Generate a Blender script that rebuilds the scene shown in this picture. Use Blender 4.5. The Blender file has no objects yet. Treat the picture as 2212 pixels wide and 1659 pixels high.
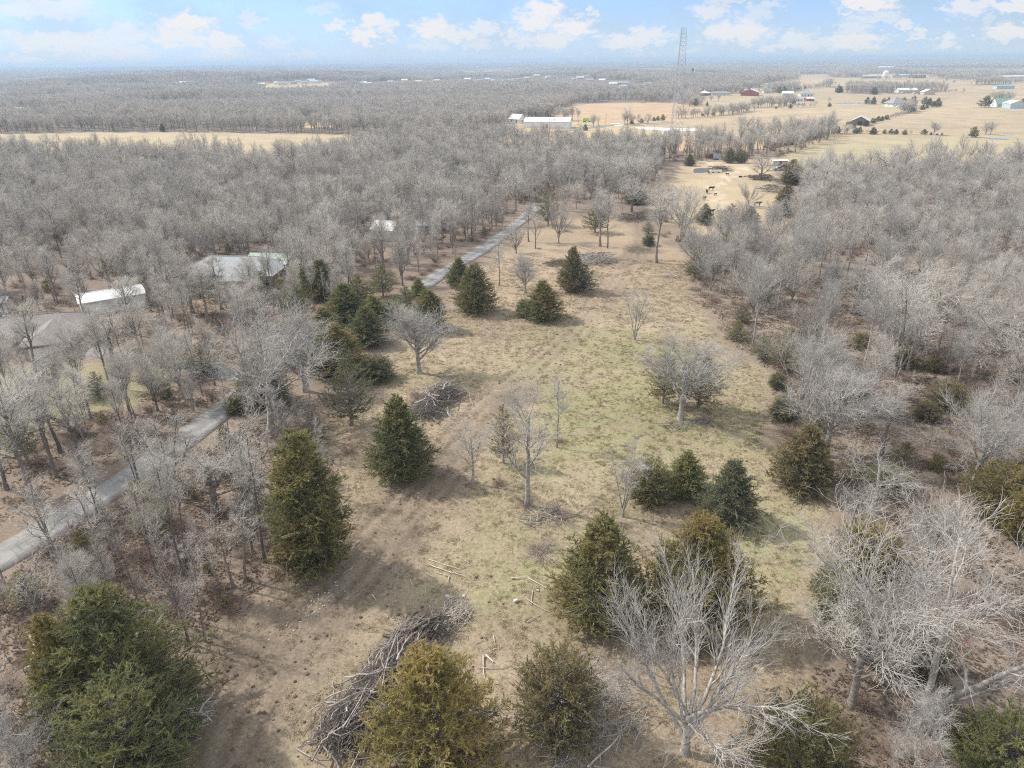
import bpy, math, random
import numpy as np
from mathutils import Matrix, Vector

R = math.radians
SC = bpy.context.scene
COL = SC.collection
random.seed(7)

# ------------------------------------------------------------------ camera
CAM_H = 45.0
FPX = 2050.0 * 2212 / 3000            # focal length in units of a 2212 px wide frame
PITCH, ROLL = R(24.75), R(0.54)
cam_d = bpy.data.cameras.new('camera')
cam = bpy.data.objects.new('camera', cam_d)
COL.objects.link(cam)
SC.camera = cam
cam_d.sensor_width = 36.0
cam_d.lens = 36.0 * 2050 / 3000
cam_d.clip_start, cam_d.clip_end = 0.5, 60000
_F = np.array([0, math.cos(PITCH), -math.sin(PITCH)])
_R0 = np.array([1.0, 0, 0])
_U0 = np.array([0, math.sin(PITCH), math.cos(PITCH)])
_R = math.cos(ROLL) * _R0 - math.sin(ROLL) * _U0
_U = math.cos(ROLL) * _U0 + math.sin(ROLL) * _R0
_m = Matrix(((_R[0], _U[0], -_F[0], 0), (_R[1], _U[1], -_F[1], 0), (_R[2], _U[2], -_F[2], CAM_H), (0, 0, 0, 1)))
cam.matrix_world = _m

# ------------------------------------------------------------------ light
SUN_EL, SUN_AZ = 44.0, -68.0          # azimuth from +Y, clockwise
_sd = np.array([math.sin(R(SUN_AZ)) * math.cos(R(SUN_EL)), math.cos(R(SUN_AZ)) * math.cos(R(SUN_EL)), math.sin(R(SUN_EL))])
sun_d = bpy.data.lights.new('sun', 'SUN')
sun_d.energy = 2.0
sun_d.angle = R(1.5)
sun_d.color = (1.0, 0.94, 0.86)
sun = bpy.data.objects.new('sun', sun_d)
sun.rotation_euler = Vector(tuple(-_sd)).to_track_quat('-Z', 'Y').to_euler()
sun.location = (-300, 100, 400)
COL.objects.link(sun)

SC.view_settings.view_transform = 'Standard'
SC.view_settings.look = 'None'
SC.view_settings.gamma = 1.0
SC.view_settings.use_curve_mapping = False
SC.view_settings.exposure = 1.32
SC.cycles.max_bounces = 6
SC.cycles.diffuse_bounces = 4
SC.cycles.glossy_bounces = 2
SC.cycles.transmission_bounces = 4
SC.cycles.volume_bounces = 1
SC.cycles.transparent_max_bounces = 4
SC.cycles.filter_width = 1.1
SC.cycles.use_denoising = False
SC.cycles.sample_clamp_indirect = 3.0
SC.cycles.sample_clamp_direct = 5.0
SC.cycles.use_adaptive_sampling = True
SC.cycles.adaptive_threshold = 0.005

def view_dir(u, v):
    d = _F * FPX + _R * (u - 1106.0) - _U * (v - 829.5)
    return d / np.linalg.norm(d)

# ------------------------------------------------------------------ node helpers
class NT:
    def __init__(s, tree):
        s.t = tree; s.n = tree.nodes; s.l = tree.links
    def new(s, typ, **kw):
        n = s.n.new(typ)
        for k, v in kw.items():
            if k == 'inp':
                for i, val in v.items():
                    if isinstance(val, bpy.types.NodeSocket): s.l.new(val, n.inputs[i])
                    else: n.inputs[i].default_value = val
            else: setattr(n, k, v)
        return n
    def math(s, op, a, b=None, c=None, clamp=False):
        n = s.n.new('ShaderNodeMath'); n.operation = op; n.use_clamp = clamp
        for i, x in enumerate((a, b, c)):
            if x is None: continue
            if isinstance(x, bpy.types.NodeSocket): s.l.new(x, n.inputs[i])
            else: n.inputs[i].default_value = x
        return n.outputs[0]
    def mix(s, f, a, b, blend='MIX'):
        n = s.n.new('ShaderNodeMix'); n.data_type = 'RGBA'; n.blend_type = blend
        for i, x in ((0, f), (6, a), (7, b)):
            if isinstance(x, bpy.types.NodeSocket): s.l.new(x, n.inputs[i])
            else: n.inputs[i].default_value = x if i == 0 else (tuple(x) + (1.0,))[:4]
        return n.outputs[2]
    def ramp(s, x, a, b, lo=0.0, hi=1.0, smooth=True):
        n = s.n.new('ShaderNodeMapRange')
        n.interpolation_type = 'SMOOTHSTEP' if smooth else 'LINEAR'
        s.l.new(x, n.inputs[0])
        for i, v in ((1, a), (2, b), (3, lo), (4, hi)): n.inputs[i].default_value = v
        return n.outputs[0]

# ------------------------------------------------------------------ world: sky with fair-weather cumulus
W = bpy.data.worlds.new('World'); SC.world = W; W.use_nodes = True
nt = NT(W.node_tree); nt.n.clear()
tc = nt.new('ShaderNodeTexCoord')
sep = nt.new('ShaderNodeSeparateXYZ', inp={0: tc.outputs['Generated']})
# the low sky of that day was as blue as a normal sky is some fifteen degrees up
lift = nt.new('ShaderNodeVectorMath', operation='NORMALIZE', inp={0: nt.new('ShaderNodeCombineXYZ', inp={0: sep.outputs[0], 1: sep.outputs[1], 2: nt.math('ADD', nt.math('MULTIPLY', nt.math('MAXIMUM', sep.outputs[2], 0.0), 1.6), .30)}).outputs[0]})
sky = nt.new('ShaderNodeTexSky', sky_type='NISHITA', sun_disc=False, inp={0: lift.outputs[0]})
sky.sun_elevation = R(SUN_EL); sky.sun_rotation = R(SUN_AZ)
sky.altitude = 200; sky.air_density = 1.0; sky.dust_density = 0.3; sky.ozone_density = 1.5
az = nt.math('ARCTAN2', sep.outputs[0], sep.outputs[1])
el = nt.math('ARCSINE', sep.outputs[2])
vec = nt.new('ShaderNodeCombineXYZ', inp={0: az, 1: nt.math('MULTIPLY', el, 1.9), 2: 0.0}).outputs[0]
nz = nt.new('ShaderNodeTexNoise', noise_dimensions='2D', inp={'Vector': vec, 'Scale': 60.0, 'Detail': 6.0, 'Roughness': 0.6})
sub = nt.new('ShaderNodeVectorMath', operation='SUBTRACT', inp={0: nz.outputs['Color'], 1: (0.5, 0.5, 0.5)})
scl = nt.new('ShaderNodeVectorMath', operation='MULTIPLY', inp={0: sub.outputs[0], 1: (0.060, 0.030, 0.0)})
base2 = nt.new('ShaderNodeCombineXYZ', inp={0: az, 1: el, 2: 0.0}).outputs[0]
pv = nt.new('ShaderNodeVectorMath', operation='ADD', inp={0: base2, 1: scl.outputs[0]}).outputs[0]
# (centre u, v, half width, half height, strength): where each cloud of the day stood
PUFFS = [(405,48,52,17,1),(378,80,48,18,.9),(470,90,46,20,.9),(270,72,45,20,.6),(120,92,75,20,.75),(60,84,60,14,.55),(190,92,60,20,.7),
 (270,115,55,18,.6),(60,137,50,13,.7),(180,125,34,12,.55),(485,122,55,15,.5),(90,22,95,16,.6),(120,4,60,8,.7),(540,42,26,15,.5),(805,47,30,15,.95),(784,78,32,15,1),(728,55,24,14,.85),
 (840,57,20,13,.8),(842,84,18,9,.6),(935,62,45,22,.95),(1000,75,50,16,.8),(1048,62,34,14,.7),(930,98,45,12,.5),(1033,100,32,10,.55),
 (1172,22,54,18,1),(1158,50,50,17,.95),(1240,60,42,22,1),(1195,88,44,18,.8),(1100,70,18,8,.7),(1130,88,40,14,.6),(1282,24,16,8,.7),
 (1352,90,60,16,.85),(1400,78,45,18,.8),(1340,96,50,10,.7),(1440,74,26,10,.6),(1380,120,30,10,.5),(1535,26,38,16,.7),(1590,68,72,22,.9),(1630,30,36,16,.5),
 (1612,84,40,12,.7),(1680,102,46,10,.7),(1725,88,36,20,.7),(1760,96,60,14,.6),(1845,88,58,16,.9),(1810,92,40,10,.6),(1878,8,58,12,1),(1880,38,56,12,.6),(1840,62,34,10,.6),
 (1955,53,20,9,.8),(1985,74,20,8,.7),(2050,90,24,11,.8),(2085,15,38,15,.8),(2190,12,60,11,.9),(2185,70,52,13,.9),(1675,8,30,9,.5),(1570,2,40,8,.5),(1480,112,24,10,.4),(650,120,40,10,.35),(700,20,30,14,.35),(600,90,30,12,.4),(1900,114,40,8,.35),(2130,45,18,8,.4)]
m = None
for (u, v, w, h, s) in PUFFS:
    d = view_dir(u, v)
    a, e = math.atan2(d[0], d[1]), math.asin(d[2])
    k = 1.0 / FPX
    q = nt.new('ShaderNodeVectorMath', operation='MULTIPLY_ADD', inp={0: pv, 1: (1 / (w * k * 1.1), 1 / (h * k * 1.05), 0), 2: (-a / (w * k * 1.1), -e / (h * k * 1.05), 0)})
    ln = nt.new('ShaderNodeVectorMath', operation='LENGTH', inp={0: q.outputs[0]})
    mk = nt.ramp(ln.outputs['Value'], 1.08, 0.44, 0.0, s)
    m = mk if m is None else nt.math('MAXIMUM', m, mk)
# unseen cloud over the rest of the sky, brightened to fill the shadows
pl = nt.new('ShaderNodeVectorMath', operation='DIVIDE', inp={0: tc.outputs['Generated'], 1: nt.new('ShaderNodeCombineXYZ', inp={0: nt.math('MAXIMUM', sep.outputs[2], .05), 1: nt.math('MAXIMUM', sep.outputs[2], .05), 2: 1.0}).outputs[0]})
n2 = nt.new('ShaderNodeTexNoise', noise_dimensions='2D', inp={'Vector': pl.outputs[0], 'Scale': 2.2, 'Detail': 5.0, 'Roughness': 0.5})
oth = nt.math('MULTIPLY', nt.ramp(n2.outputs[0], .40, .60, 0, 1.0), nt.ramp(el, .10, .2))
# thin high veil
n3 = nt.new('ShaderNodeTexNoise', noise_dimensions='2D', inp={'Vector': vec, 'Scale': 9.0, 'Detail': 4.0, 'Roughness': 0.6})
veil = nt.math('MULTIPLY', nt.ramp(n3.outputs[0], .35, .72), .3)
SKY_S = 0.15
skb = nt.new('ShaderNodeVectorMath', operation='SCALE', inp={0: sky.outputs[0], 'Scale': .80})
skyc = nt.mix(nt.math('ADD', veil, .40), skb.outputs[0], (1.28, 1.70, 1.98))
skyc = nt.mix(nt.ramp(el, .0, .06, .75, 0.0, False), skyc, (1.80, 2.02, 2.14))
mixc = nt.mix(nt.math('MULTIPLY', m, .9), skyc, (2.52, 2.44, 2.38))
mixc = nt.mix(oth, mixc, (4.5, 4.35, 4.2))  # overhead cloud colour raised above the low puffs as added fill light
bg = nt.new('ShaderNodeBackground', inp={0: mixc, 1: SKY_S})
nt.l.new(bg.outputs[0], nt.new('ShaderNodeOutputWorld').inputs[0])
W.cycles.sampling_method = 'MANUAL'
W.cycles.sample_map_resolution = 512

# ------------------------------------------------------------------ noise and terrain
def _hash(ix, iy, seed):
    h = (ix.astype(np.int64) * 374761393 + iy.astype(np.int64) * 668265263 + seed * 1274126177) & 0xFFFFFFFF
    h = ((h ^ (h >> 13)) * 1274126177) & 0xFFFFFFFF
    return ((h ^ (h >> 16)) & 0xFFFFFF) / float(0xFFFFFF)
def vnoise(x, y, seed=0):
    x = np.asarray(x, float); y = np.asarray(y, float)
    ix, iy = np.floor(x), np.floor(y)
    fx, fy = x - ix, y - iy
    fx = fx * fx * (3 - 2 * fx); fy = fy * fy * (3 - 2 * fy)
    a, b = _hash(ix, iy, seed), _hash(ix + 1, iy, seed)
    c, d = _hash(ix, iy + 1, seed), _hash(ix + 1, iy + 1, seed)
    return (a + (b - a) * fx) * (1 - fy) + (c + (d - c) * fx) * fy
def fbm(x, y, sc, seed=0, o=4):
    s, a, t = 0.0, 0.5, 0.0
    x = np.asarray(x, float) / sc; y = np.asarray(y, float) / sc
    for i in range(o):
        s = s + a * vnoise(x + 17.3 * i, y - 9.1 * i, seed + i); t += a
        x = x * 2.03; y = y * 2.03; a *= 0.5
    return s / t
def sstep(a, b, x):
    t = np.clip((np.asarray(x, float) - a) / (b - a), 0, 1)
    return t * t * (3 - 2 * t)
HILLS = []       # (x, y, height, radius): the rises that carry the far fields and villages
def terrain(x, y):
    x = np.asarray(x, float); y = np.asarray(y, float)
    r = np.hypot(x, y)
    z = (fbm(x, y, 60, 3, 3) - .5) * 1.2
    k = sstep(480, 1600, r)
    left = sstep(600, -400, x)
    z = z + k * ((fbm(x, y * 1.5, 640, 5, 3) - .5) * ((12 + 40 * left) * (1 - .6 * sstep(3500, 7000, r))) - 6 * left)
    far = sstep(3800, 9500, r)
    z = z + far * (6 + 26 * fbm(x, y * .35, 2600, 9, 4) + 5 * left)
    up = 0.0 * x
    for hx, hy, hh, hr in HILLS: up = np.maximum(up, hh * np.exp(-((x - hx) ** 2 + (y - hy) ** 2) / (hr * hr)))
    return z + up * .8
def tz(x, y): return float(terrain(np.array([x]), np.array([y]))[0])
_ts = np.concatenate([np.linspace(20, 700, 1400), np.geomspace(700, 13000, 1200)])
def at(u, v):
    """point of the terrain seen at that spot of the photograph"""
    d = view_dir(u, v)
    hd = math.hypot(d[0], d[1])
    x, y = d[0] / hd * _ts, d[1] / hd * _ts
    z = CAM_H + d[2] / hd * _ts
    b = np.nonzero(z < terrain(x, y))[0]
    i = int(b[0]) if len(b) else len(_ts) - 1
    lo, hi = (_ts[i - 1] if i else 5.0), _ts[i]
    for _ in range(18):
        mid = .5 * (lo + hi)
        if CAM_H + d[2] / hd * mid < tz(d[0] / hd * mid, d[1] / hd * mid): hi = mid
        else: lo = mid
    x, y = d[0] / hd * hi, d[1] / hd * hi
    return np.array([x, y, tz(x, y)])
HILLS += [(*at(u, v)[:2], h, r) for u, v, h, r in ((100, 197, 11, 220), (120, 250, 7, 110), (230, 268, 6, 120), (380, 230, 9, 120), (410, 187, 13, 260), (620, 182, 14, 330), (680, 178, 10, 300), (830, 180, 12, 300), (1010, 174, 13, 380), (1200, 170, 12, 380), (1330, 178, 10, 260),
                                                              (110, 218, 8, 90), (150, 193, 9, 160), (270, 191, 9, 160), (560, 200, 6, 90))]
def depth(p): return float(np.dot(p - np.array([0, 0, CAM_H]), _F))
def h_to(p, vtop):
    d0 = np.array([p[0], p[1], p[2] - CAM_H]); k = (829.5 - vtop) / FPX
    return float((k * _F.dot(d0) - _U.dot(d0)) / (_U[2] - k * _F[2]))
def m_of(p, px): return px * depth(p) / FPX
def project(x, y, z):
    d = np.stack([x, y, z - CAM_H], -1)
    f = d @ _F
    return 1106 + FPX * (d @ _R) / f, 829.5 - FPX * (d @ _U) / f, f
def crop(x0, y0, s):
    return lambda x, y: ((x0 + x / s) * .73733, (y0 + y / s) * .73733)
K1 = crop(1450, 300, 4.424); K2 = crop(1900, 400, 4.424); K3 = crop(2000, 200, 4.424); K4 = crop(2450, 150, 4.022)
K5 = crop(0, 800, 4.424); K6 = crop(500, 650, 4.424); K8 = crop(1050, 600, 5.53)
KA = crop(0, 0, 2.212); KB = crop(1000, 0, 2.212); KC = crop(1000, 1550, 2.212); KD = crop(0, 1550, 2.212)
def wpoly(pts, K=None):
    return np.array([at(*(K(*p) if K else p))[:2] for p in pts])
def inside(poly, x, y):
    c = np.zeros(np.shape(x), bool)
    j = len(poly) - 1
    for i in range(len(poly)):
        xi, yi = poly[i]; xj, yj = poly[j]
        if yi != yj:
            c ^= ((yi > y) != (yj > y)) & (x < (xj - xi) * (y - yi) / (yj - yi) + xi)
        j = i
    return c
def seg_dist(line, x, y):
    best = np.full(np.shape(x), 1e9)
    for (ax, ay), (bx, by) in zip(line[:-1], line[1:]):
        vx, vy = bx - ax, by - ay
        t = np.clip(((x - ax) * vx + (y - ay) * vy) / (vx * vx + vy * vy + 1e-9), 0, 1)
        best = np.minimum(best, np.hypot(x - ax - t * vx, y - ay - t * vy))
    return best

# ------------------------------------------------------------------ mesh helpers
def mesh_np(name, V, Q=None, T=None, mats=(), mi=None, smooth=True, attrs=None):
    me = bpy.data.meshes.new(name)
    V = np.asarray(V, np.float32).reshape(-1, 3)
    Q = np.zeros((0, 4), np.int32) if Q is None else np.asarray(Q, np.int32).reshape(-1, 4)
    T = np.zeros((0, 3), np.int32) if T is None else np.asarray(T, np.int32).reshape(-1, 3)
    me.vertices.add(len(V)); me.vertices.foreach_set('co', V.ravel())
    nl = Q.size + T.size
    me.loops.add(nl); me.loops.foreach_set('vertex_index', np.concatenate([Q.ravel(), T.ravel()]))
    npoly = len(Q) + len(T)
    me.polygons.add(npoly)
    st = np.concatenate([np.arange(len(Q)) * 4, len(Q) * 4 + np.arange(len(T)) * 3]).astype(np.int32)
    me.polygons.foreach_set('loop_start', st)
    if mi is not None: me.polygons.foreach_set('material_index', np.asarray(mi, np.int32))
    me.polygons.foreach_set('use_smooth', np.full(npoly, smooth, bool))
    for m_ in mats: me.materials.append(m_)
    if attrs:
        for k, a in attrs.items():
            if a.ndim == 1: me.attributes.new(k, 'FLOAT', 'POINT').data.foreach_set('value', a.astype(np.float32))
            else:
                c4 = np.concatenate([a, np.ones((len(a), 1))], 1).astype(np.float32)
                me.attributes.new(k, 'FLOAT_COLOR', 'POINT').data.foreach_set('color', c4.ravel())
    me.update(calc_edges=True)
    return me
def link(name, me, parent=None, loc=None, mat=None):
    o = bpy.data.objects.new(name, me); COL.objects.link(o)
    if parent is not None: o.parent = parent
    if loc is not None: o.location = tuple(float(c) for c in loc)
    if mat is not None:
        if not len(o.material_slots): me.materials.append(mat)
        o.material_slots[0].link = 'OBJECT'; o.material_slots[0].material = mat
    return o
def tag(o, label=None, cat=None, group=None, kind=None):
    if label: o['label'] = label
    if cat: o['category'] = cat
    if group: o['group'] = group
    if kind: o['kind'] = kind
    return o
def thing(name, label, cat, loc=(0, 0, 0), rz=0.0, group=None, scale=None):
    o = bpy.data.objects.new(name, None); COL.objects.link(o)
    o.empty_display_size = .3
    o.location = tuple(float(c) for c in loc); o.rotation_euler = (0, 0, rz)
    if scale is not None: o.scale = tuple(float(c) for c in scale)
    return tag(o, label, cat, group)
class MB:
    """collects boxes, prisms and bars into one mesh"""
    def __init__(s): s.v = []; s.f = []
    def add(s, vs, fs):
        b = len(s.v); s.v += [tuple(float(c) for c in p) for p in vs]; s.f += [tuple(b + i for i in f) for f in fs]; return s
    def box(s, x0, x1, y0, y1, z0, z1):
        return s.add([(x0,y0,z0),(x1,y0,z0),(x1,y1,z0),(x0,y1,z0),(x0,y0,z1),(x1,y0,z1),(x1,y1,z1),(x0,y1,z1)],
                     [(3,2,1,0),(4,5,6,7),(0,1,5,4),(1,2,6,5),(2,3,7,6),(3,0,4,7)])
    def hexa(s, b, t):
        return s.add(list(b) + list(t), [(3,2,1,0),(4,5,6,7),(0,1,5,4),(1,2,6,5),(2,3,7,6),(3,0,4,7)])
    def prism(s, prof, x0, x1):      # profile in (y, z), pushed along x
        n = len(prof)
        return s.add([(x0, y, z) for y, z in prof] + [(x1, y, z) for y, z in prof],
                     [tuple(range(n))[::-1], tuple(range(n, 2 * n))] + [(i, (i + 1) % n, n + (i + 1) % n, n + i) for i in range(n)])
    def bar(s, a, b, r, n=4, r2=None):
        a, b = np.array(a, float), np.array(b, float); r2 = r if r2 is None else r2
        t = b - a; t /= np.linalg.norm(t)
        q = np.cross(t, [0, 0, 1] if abs(t[2]) < .9 else [1, 0, 0]); q /= np.linalg.norm(q); w = np.cross(t, q)
        vs = []
        for c, rr in ((a, r), (b, r2)):
            for i in range(n):
                an = 2 * math.pi * (i + .5) / n
                vs.append(c + rr * (math.cos(an) * q + math.sin(an) * w))
        return s.add(vs, [tuple(range(n))[::-1], tuple(range(n, 2 * n))] + [(i, (i + 1) % n, n + (i + 1) % n, n + i) for i in range(n)])
    def build(s, name, mat, parent=None, loc=None, smooth=False):
        me = bpy.data.meshes.new(name); me.from_pydata(s.v, [], s.f)
        me.materials.append(mat)
        if smooth: me.polygons.foreach_set('use_smooth', [True] * len(me.polygons))
        me.update()
        return link(name, me, parent, loc)

# ------------------------------------------------------------------ materials
def mat(name, col, rough=.8, var=.25, nscale=4.0, bump=0.0, rnd=0.0, metal=0.0, col2=None, spec=.3, obj=True):
    m_ = bpy.data.materials.new(name); m_.use_nodes = True
    t = NT(m_.node_tree); b = t.n['Principled BSDF']
    c = t.new('ShaderNodeTexCoord')
    n = t.new('ShaderNodeTexNoise', inp={'Vector': c.outputs['Object'], 'Scale': nscale, 'Detail': 5.0, 'Roughness': .65})
    lo = tuple(x * (1 - var) for x in col); hi = tuple(min(1, x * (1 + var)) for x in (col2 or col))
    cc = t.mix(t.ramp(n.outputs[0], .3, .7), lo, hi)
    if rnd:
        oi = t.new('ShaderNodeObjectInfo')
        hs = t.new('ShaderNodeHueSaturation', inp={'Saturation': 1.0, 'Hue': .5, 'Color': cc})
        t.l.new(t.ramp(oi.outputs['Random'], 0, 1, 1 - rnd, 1 + rnd, False), hs.inputs['Value'])
        cc = hs.outputs[0]
    t.l.new(cc, b.inputs['Base Color'])
    b.inputs['Roughness'].default_value = rough; b.inputs['Metallic'].default_value = metal
    b.inputs['Specular IOR Level'].default_value = spec
    if bump:
        bp = t.new('ShaderNodeBump', inp={'Height': n.outputs[0], 'Strength': bump, 'Distance': .1})
        t.l.new(bp.outputs[0], b.inputs['Normal'])
    return m_
def foliage(name, dark, light, tip, tipamt=.5, rnd=.2):
    m_ = bpy.data.materials.new(name); m_.use_nodes = True
    t = NT(m_.node_tree); b = t.n['Principled BSDF']
    a = t.new('ShaderNodeAttribute', attribute_name='tint')
    a2 = t.new('ShaderNodeAttribute', attribute_name='bronze')
    c = t.mix(a.outputs['Fac'], dark, light)
    c = t.mix(t.math('MULTIPLY', a2.outputs['Fac'], tipamt), c, tip)
    oi = t.new('ShaderNodeObjectInfo')
    hs = t.new('ShaderNodeHueSaturation', inp={'Saturation': 1.0, 'Hue': .5, 'Color': c})
    t.l.new(t.ramp(oi.outputs['Random'], 0, 1, 1 - rnd, 1 + rnd, False), hs.inputs['Value'])
    t.l.new(hs.outputs[0], b.inputs['Base Color'])
    b.inputs['Roughness'].default_value = .75; b.inputs['Specular IOR Level'].default_value = .15
    tr = t.new('ShaderNodeBsdfTranslucent'); t.l.new(hs.outputs[0], tr.inputs[0])
    mx = t.new('ShaderNodeMixShader', inp={0: .45, 1: b.outputs[0], 2: tr.outputs[0]})
    t.l.new(mx.outputs[0], [n for n in t.n if n.type == 'OUTPUT_MATERIAL'][0].inputs[0])
    return m_
M = {}
M['bark_grey'] = mat('bark_grey', (.25, .225, .20), .9, .4, 3, .5, .16)
M['bark_silver'] = mat('bark_silver', (.34, .315, .285), .9, .4, 3, .5, .10)
M['bark_dark'] = mat('bark_dark', (.17, .15, .135), .9, .3, 3, .5, .15)
M['twig_grey'] = mat('twig_grey', (.55, .515, .46), .9, .18, 1.2, 0, .14)
M['twig_silver'] = mat('twig_silver', (.43, .405, .375), .9, .15, 1.2, 0, .08)
M['twig_pink'] = mat('twig_pink', (.55, .50, .445), .9, .2, 1.2, 0, .12)
M['bramble'] = mat('bramble', (.29, .21, .17), .9, .3, 1.0, 0, .2)
M['sapling'] = mat('sapling', (.38, .32, .28), .9, .3, 1.0, 0, .2)
M['deadwood'] = mat('deadwood', (.30, .268, .24), .9, .4, 2.0, .3, .38)
M['deadwood_dark'] = mat('deadwood_dark', (.17, .145, .125), .9, .35, 2.0, .3, .25)
M['peeled'] = mat('peeled', (.54, .48, .41), .85, .25, 3.0, .2, .15)
M['cedar_green'] = foliage('cedar_green', (.120, .142, .064), (.285, .300, .138), (.42, .36, .135), .35)
M['cedar_dark'] = foliage('cedar_dark', (.125, .138, .070), (.285, .288, .150), (.34, .29, .145), .3)
M['cedar_olive'] = foliage('cedar_olive', (.142, .146, .062), (.320, .305, .135), (.43, .345, .145), .45)
M['cedar_bronze'] = foliage('cedar_bronze', (.150, .142, .052), (.335, .300, .112), (.50, .375, .150), .6)
M['cedar_brown'] = foliage('cedar_brown', (.140, .130, .068), (.295, .262, .138), (.38, .29, .155), .5)
M['cedar_grey'] = foliage('cedar_grey', (0.148, 0.164, 0.095), (0.310, 0.325, 0.201), (0.370, 0.317, 0.198), .4)
M['grass'] = foliage('grass', (.30, .24, .165), (.40, .33, .23), (.255, .25, .115), 1.0, .12)
M['leaf'] = foliage('leaf', (.17, .128, .095), (.30, .23, .17), (.15, .112, .085), .6, .25)
M['clod'] = mat('clod', (.13, .09, .062), .95, .3, 6, .4, .3)
M['white_metal'] = mat('white_metal', (.66, .66, .65), .45, .06, .6, 0, 0)
M['white_paint'] = mat('white_paint', (.72, .72, .70), .6, .06, 1.0)
M['grey_roof'] = mat('grey_roof', (.27, .275, .285), .85, .18, 2.5, .2)
M['slate_roof'] = mat('slate_roof', (.32, .335, .34), .8, .15, 2.5, .2)
M['brown_roof'] = mat('brown_roof', (.24, .215, .20), .9, .18, 2.5, .25)
M['green_roof'] = mat('green_roof', (.20, .32, .26), .55, .1, 1.0)
M['pale_green_roof'] = mat('pale_green_roof', (.34, .42, .34), .6, .1, 1.0)
M['teal_roof'] = mat('teal_roof', (.16, .34, .36), .5, .1, 1.0)
M['blue_grey'] = mat('blue_grey', (.42, .50, .56), .6, .1, 1.0)
M['brick'] = mat('brick', (.30, .22, .19), .9, .2, 8.0, .2)
M['tan_wall'] = mat('tan_wall', (.50, .42, .33), .85, .12, 3.0)
M['pale_wall'] = mat('pale_wall', (.62, .61, .57), .8, .1, 2.0)
M['red_wall'] = mat('red_wall', (.30, .085, .075), .75, .15, 2.0)
M['rust'] = mat('rust', (.19, .085, .065), .8, .3, 3.0)
M['old_board'] = mat('old_board', (.20, .165, .145), .95, .3, 3.0, .3)
M['glass'] = mat('glass', (.04, .05, .06), .12, .1, 1.0, spec=.6)
M['dark_open'] = mat('dark_open', (.03, .028, .027), .9, .2, 1.0)
M['trim'] = mat('trim', (.75, .74, .71), .6, .05, 1.0)
M['steel'] = mat('steel', (.40, .43, .46), .6, .12, 1.0, metal=.1)
M['pole_wood'] = mat('pole_wood', (.30, .26, .23), .9, .2, 2.0)
M['lime'] = mat('lime', (.33, .60, .06), .4, .05, 1.0)
M['tyre'] = mat('tyre', (.025, .025, .025), .9, .2, 2.0)
M['cow_black'] = mat('cow_black', (.022, .020, .019), .75, .3, 2.0)
M['blue_car'] = mat('blue_car', (.22, .29, .34), .35, .1, 1.0)
M['red_car'] = mat('red_car', (.20, .045, .05), .4, .1, 1.0)
M['stone'] = mat('stone', (.46, .44, .41), .9, .25, 4.0, .3)
def lane_material():
    m_ = bpy.data.materials.new('asphalt'); m_.use_nodes = True
    t = NT(m_.node_tree); b = t.n['Principled BSDF']
    a = t.new('ShaderNodeAttribute', attribute_name='across'); g = t.new('ShaderNodeNewGeometry')
    n1 = t.new('ShaderNodeTexNoise', inp={'Vector': g.outputs['Position'], 'Scale': .35, 'Detail': 7.0, 'Roughness': .7})
    n2 = t.new('ShaderNodeTexNoise', inp={'Vector': g.outputs['Position'], 'Scale': 2.6, 'Detail': 5.0, 'Roughness': .7})
    v_ = t.new('ShaderNodeTexVoronoi', feature='DISTANCE_TO_EDGE', inp={'Vector': g.outputs['Position'], 'Scale': .42})
    ab = t.math('ABSOLUTE', a.outputs['Fac'])
    trk = t.ramp(t.math('ABSOLUTE', t.math('SUBTRACT', ab, .45)), .0, .24, 1.0, 0.0)
    c = t.mix(t.ramp(n1.outputs[0], .35, .68), (.205, .20, .192), (.305, .295, .282))
    c = t.mix(t.math('MULTIPLY', trk, .45), c, (.335, .325, .31))
    c = t.mix(t.math('MULTIPLY', t.ramp(v_.outputs['Distance'], .0, .035, 1, 0), .5), c, (.13, .12, .105))
    edge = t.math('MULTIPLY', t.ramp(t.math('ADD', ab, t.math('MULTIPLY', n2.outputs[0], .5)), .98, 1.30), .9)
    c = t.mix(edge, c, (.22, .17, .125))
    c = t.mix(t.ramp(n2.outputs[0], .60, .72, 0, .55), c, (.24, .185, .135))
    t.l.new(c, b.inputs['Base Color']); b.inputs['Roughness'].default_value = .95; b.inputs['Specular IOR Level'].default_value = .15
    bp = t.new('ShaderNodeBump', inp={'Height': n2.outputs[0], 'Strength': .3, 'Distance': .05}); t.l.new(bp.outputs[0], b.inputs['Normal'])
    return m_
M['asphalt'] = lane_material()
M['drive'] = mat('drive', (.24, .235, .23), .95, .15, .8, .2)
M['gravel'] = mat('gravel', (.60, .59, .56), .95, .15, .5, .2)
M['dirt_road'] = mat('dirt_road', (.46, .37, .27), .95, .15, .5, .2)
M['puddle_water'] = mat('puddle_water', (.30, .275, .245), .5, .3, 2.0, spec=.3)
M['water'] = mat('water', (.13, .16, .19), .06, .1, .5, spec=.6)
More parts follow.
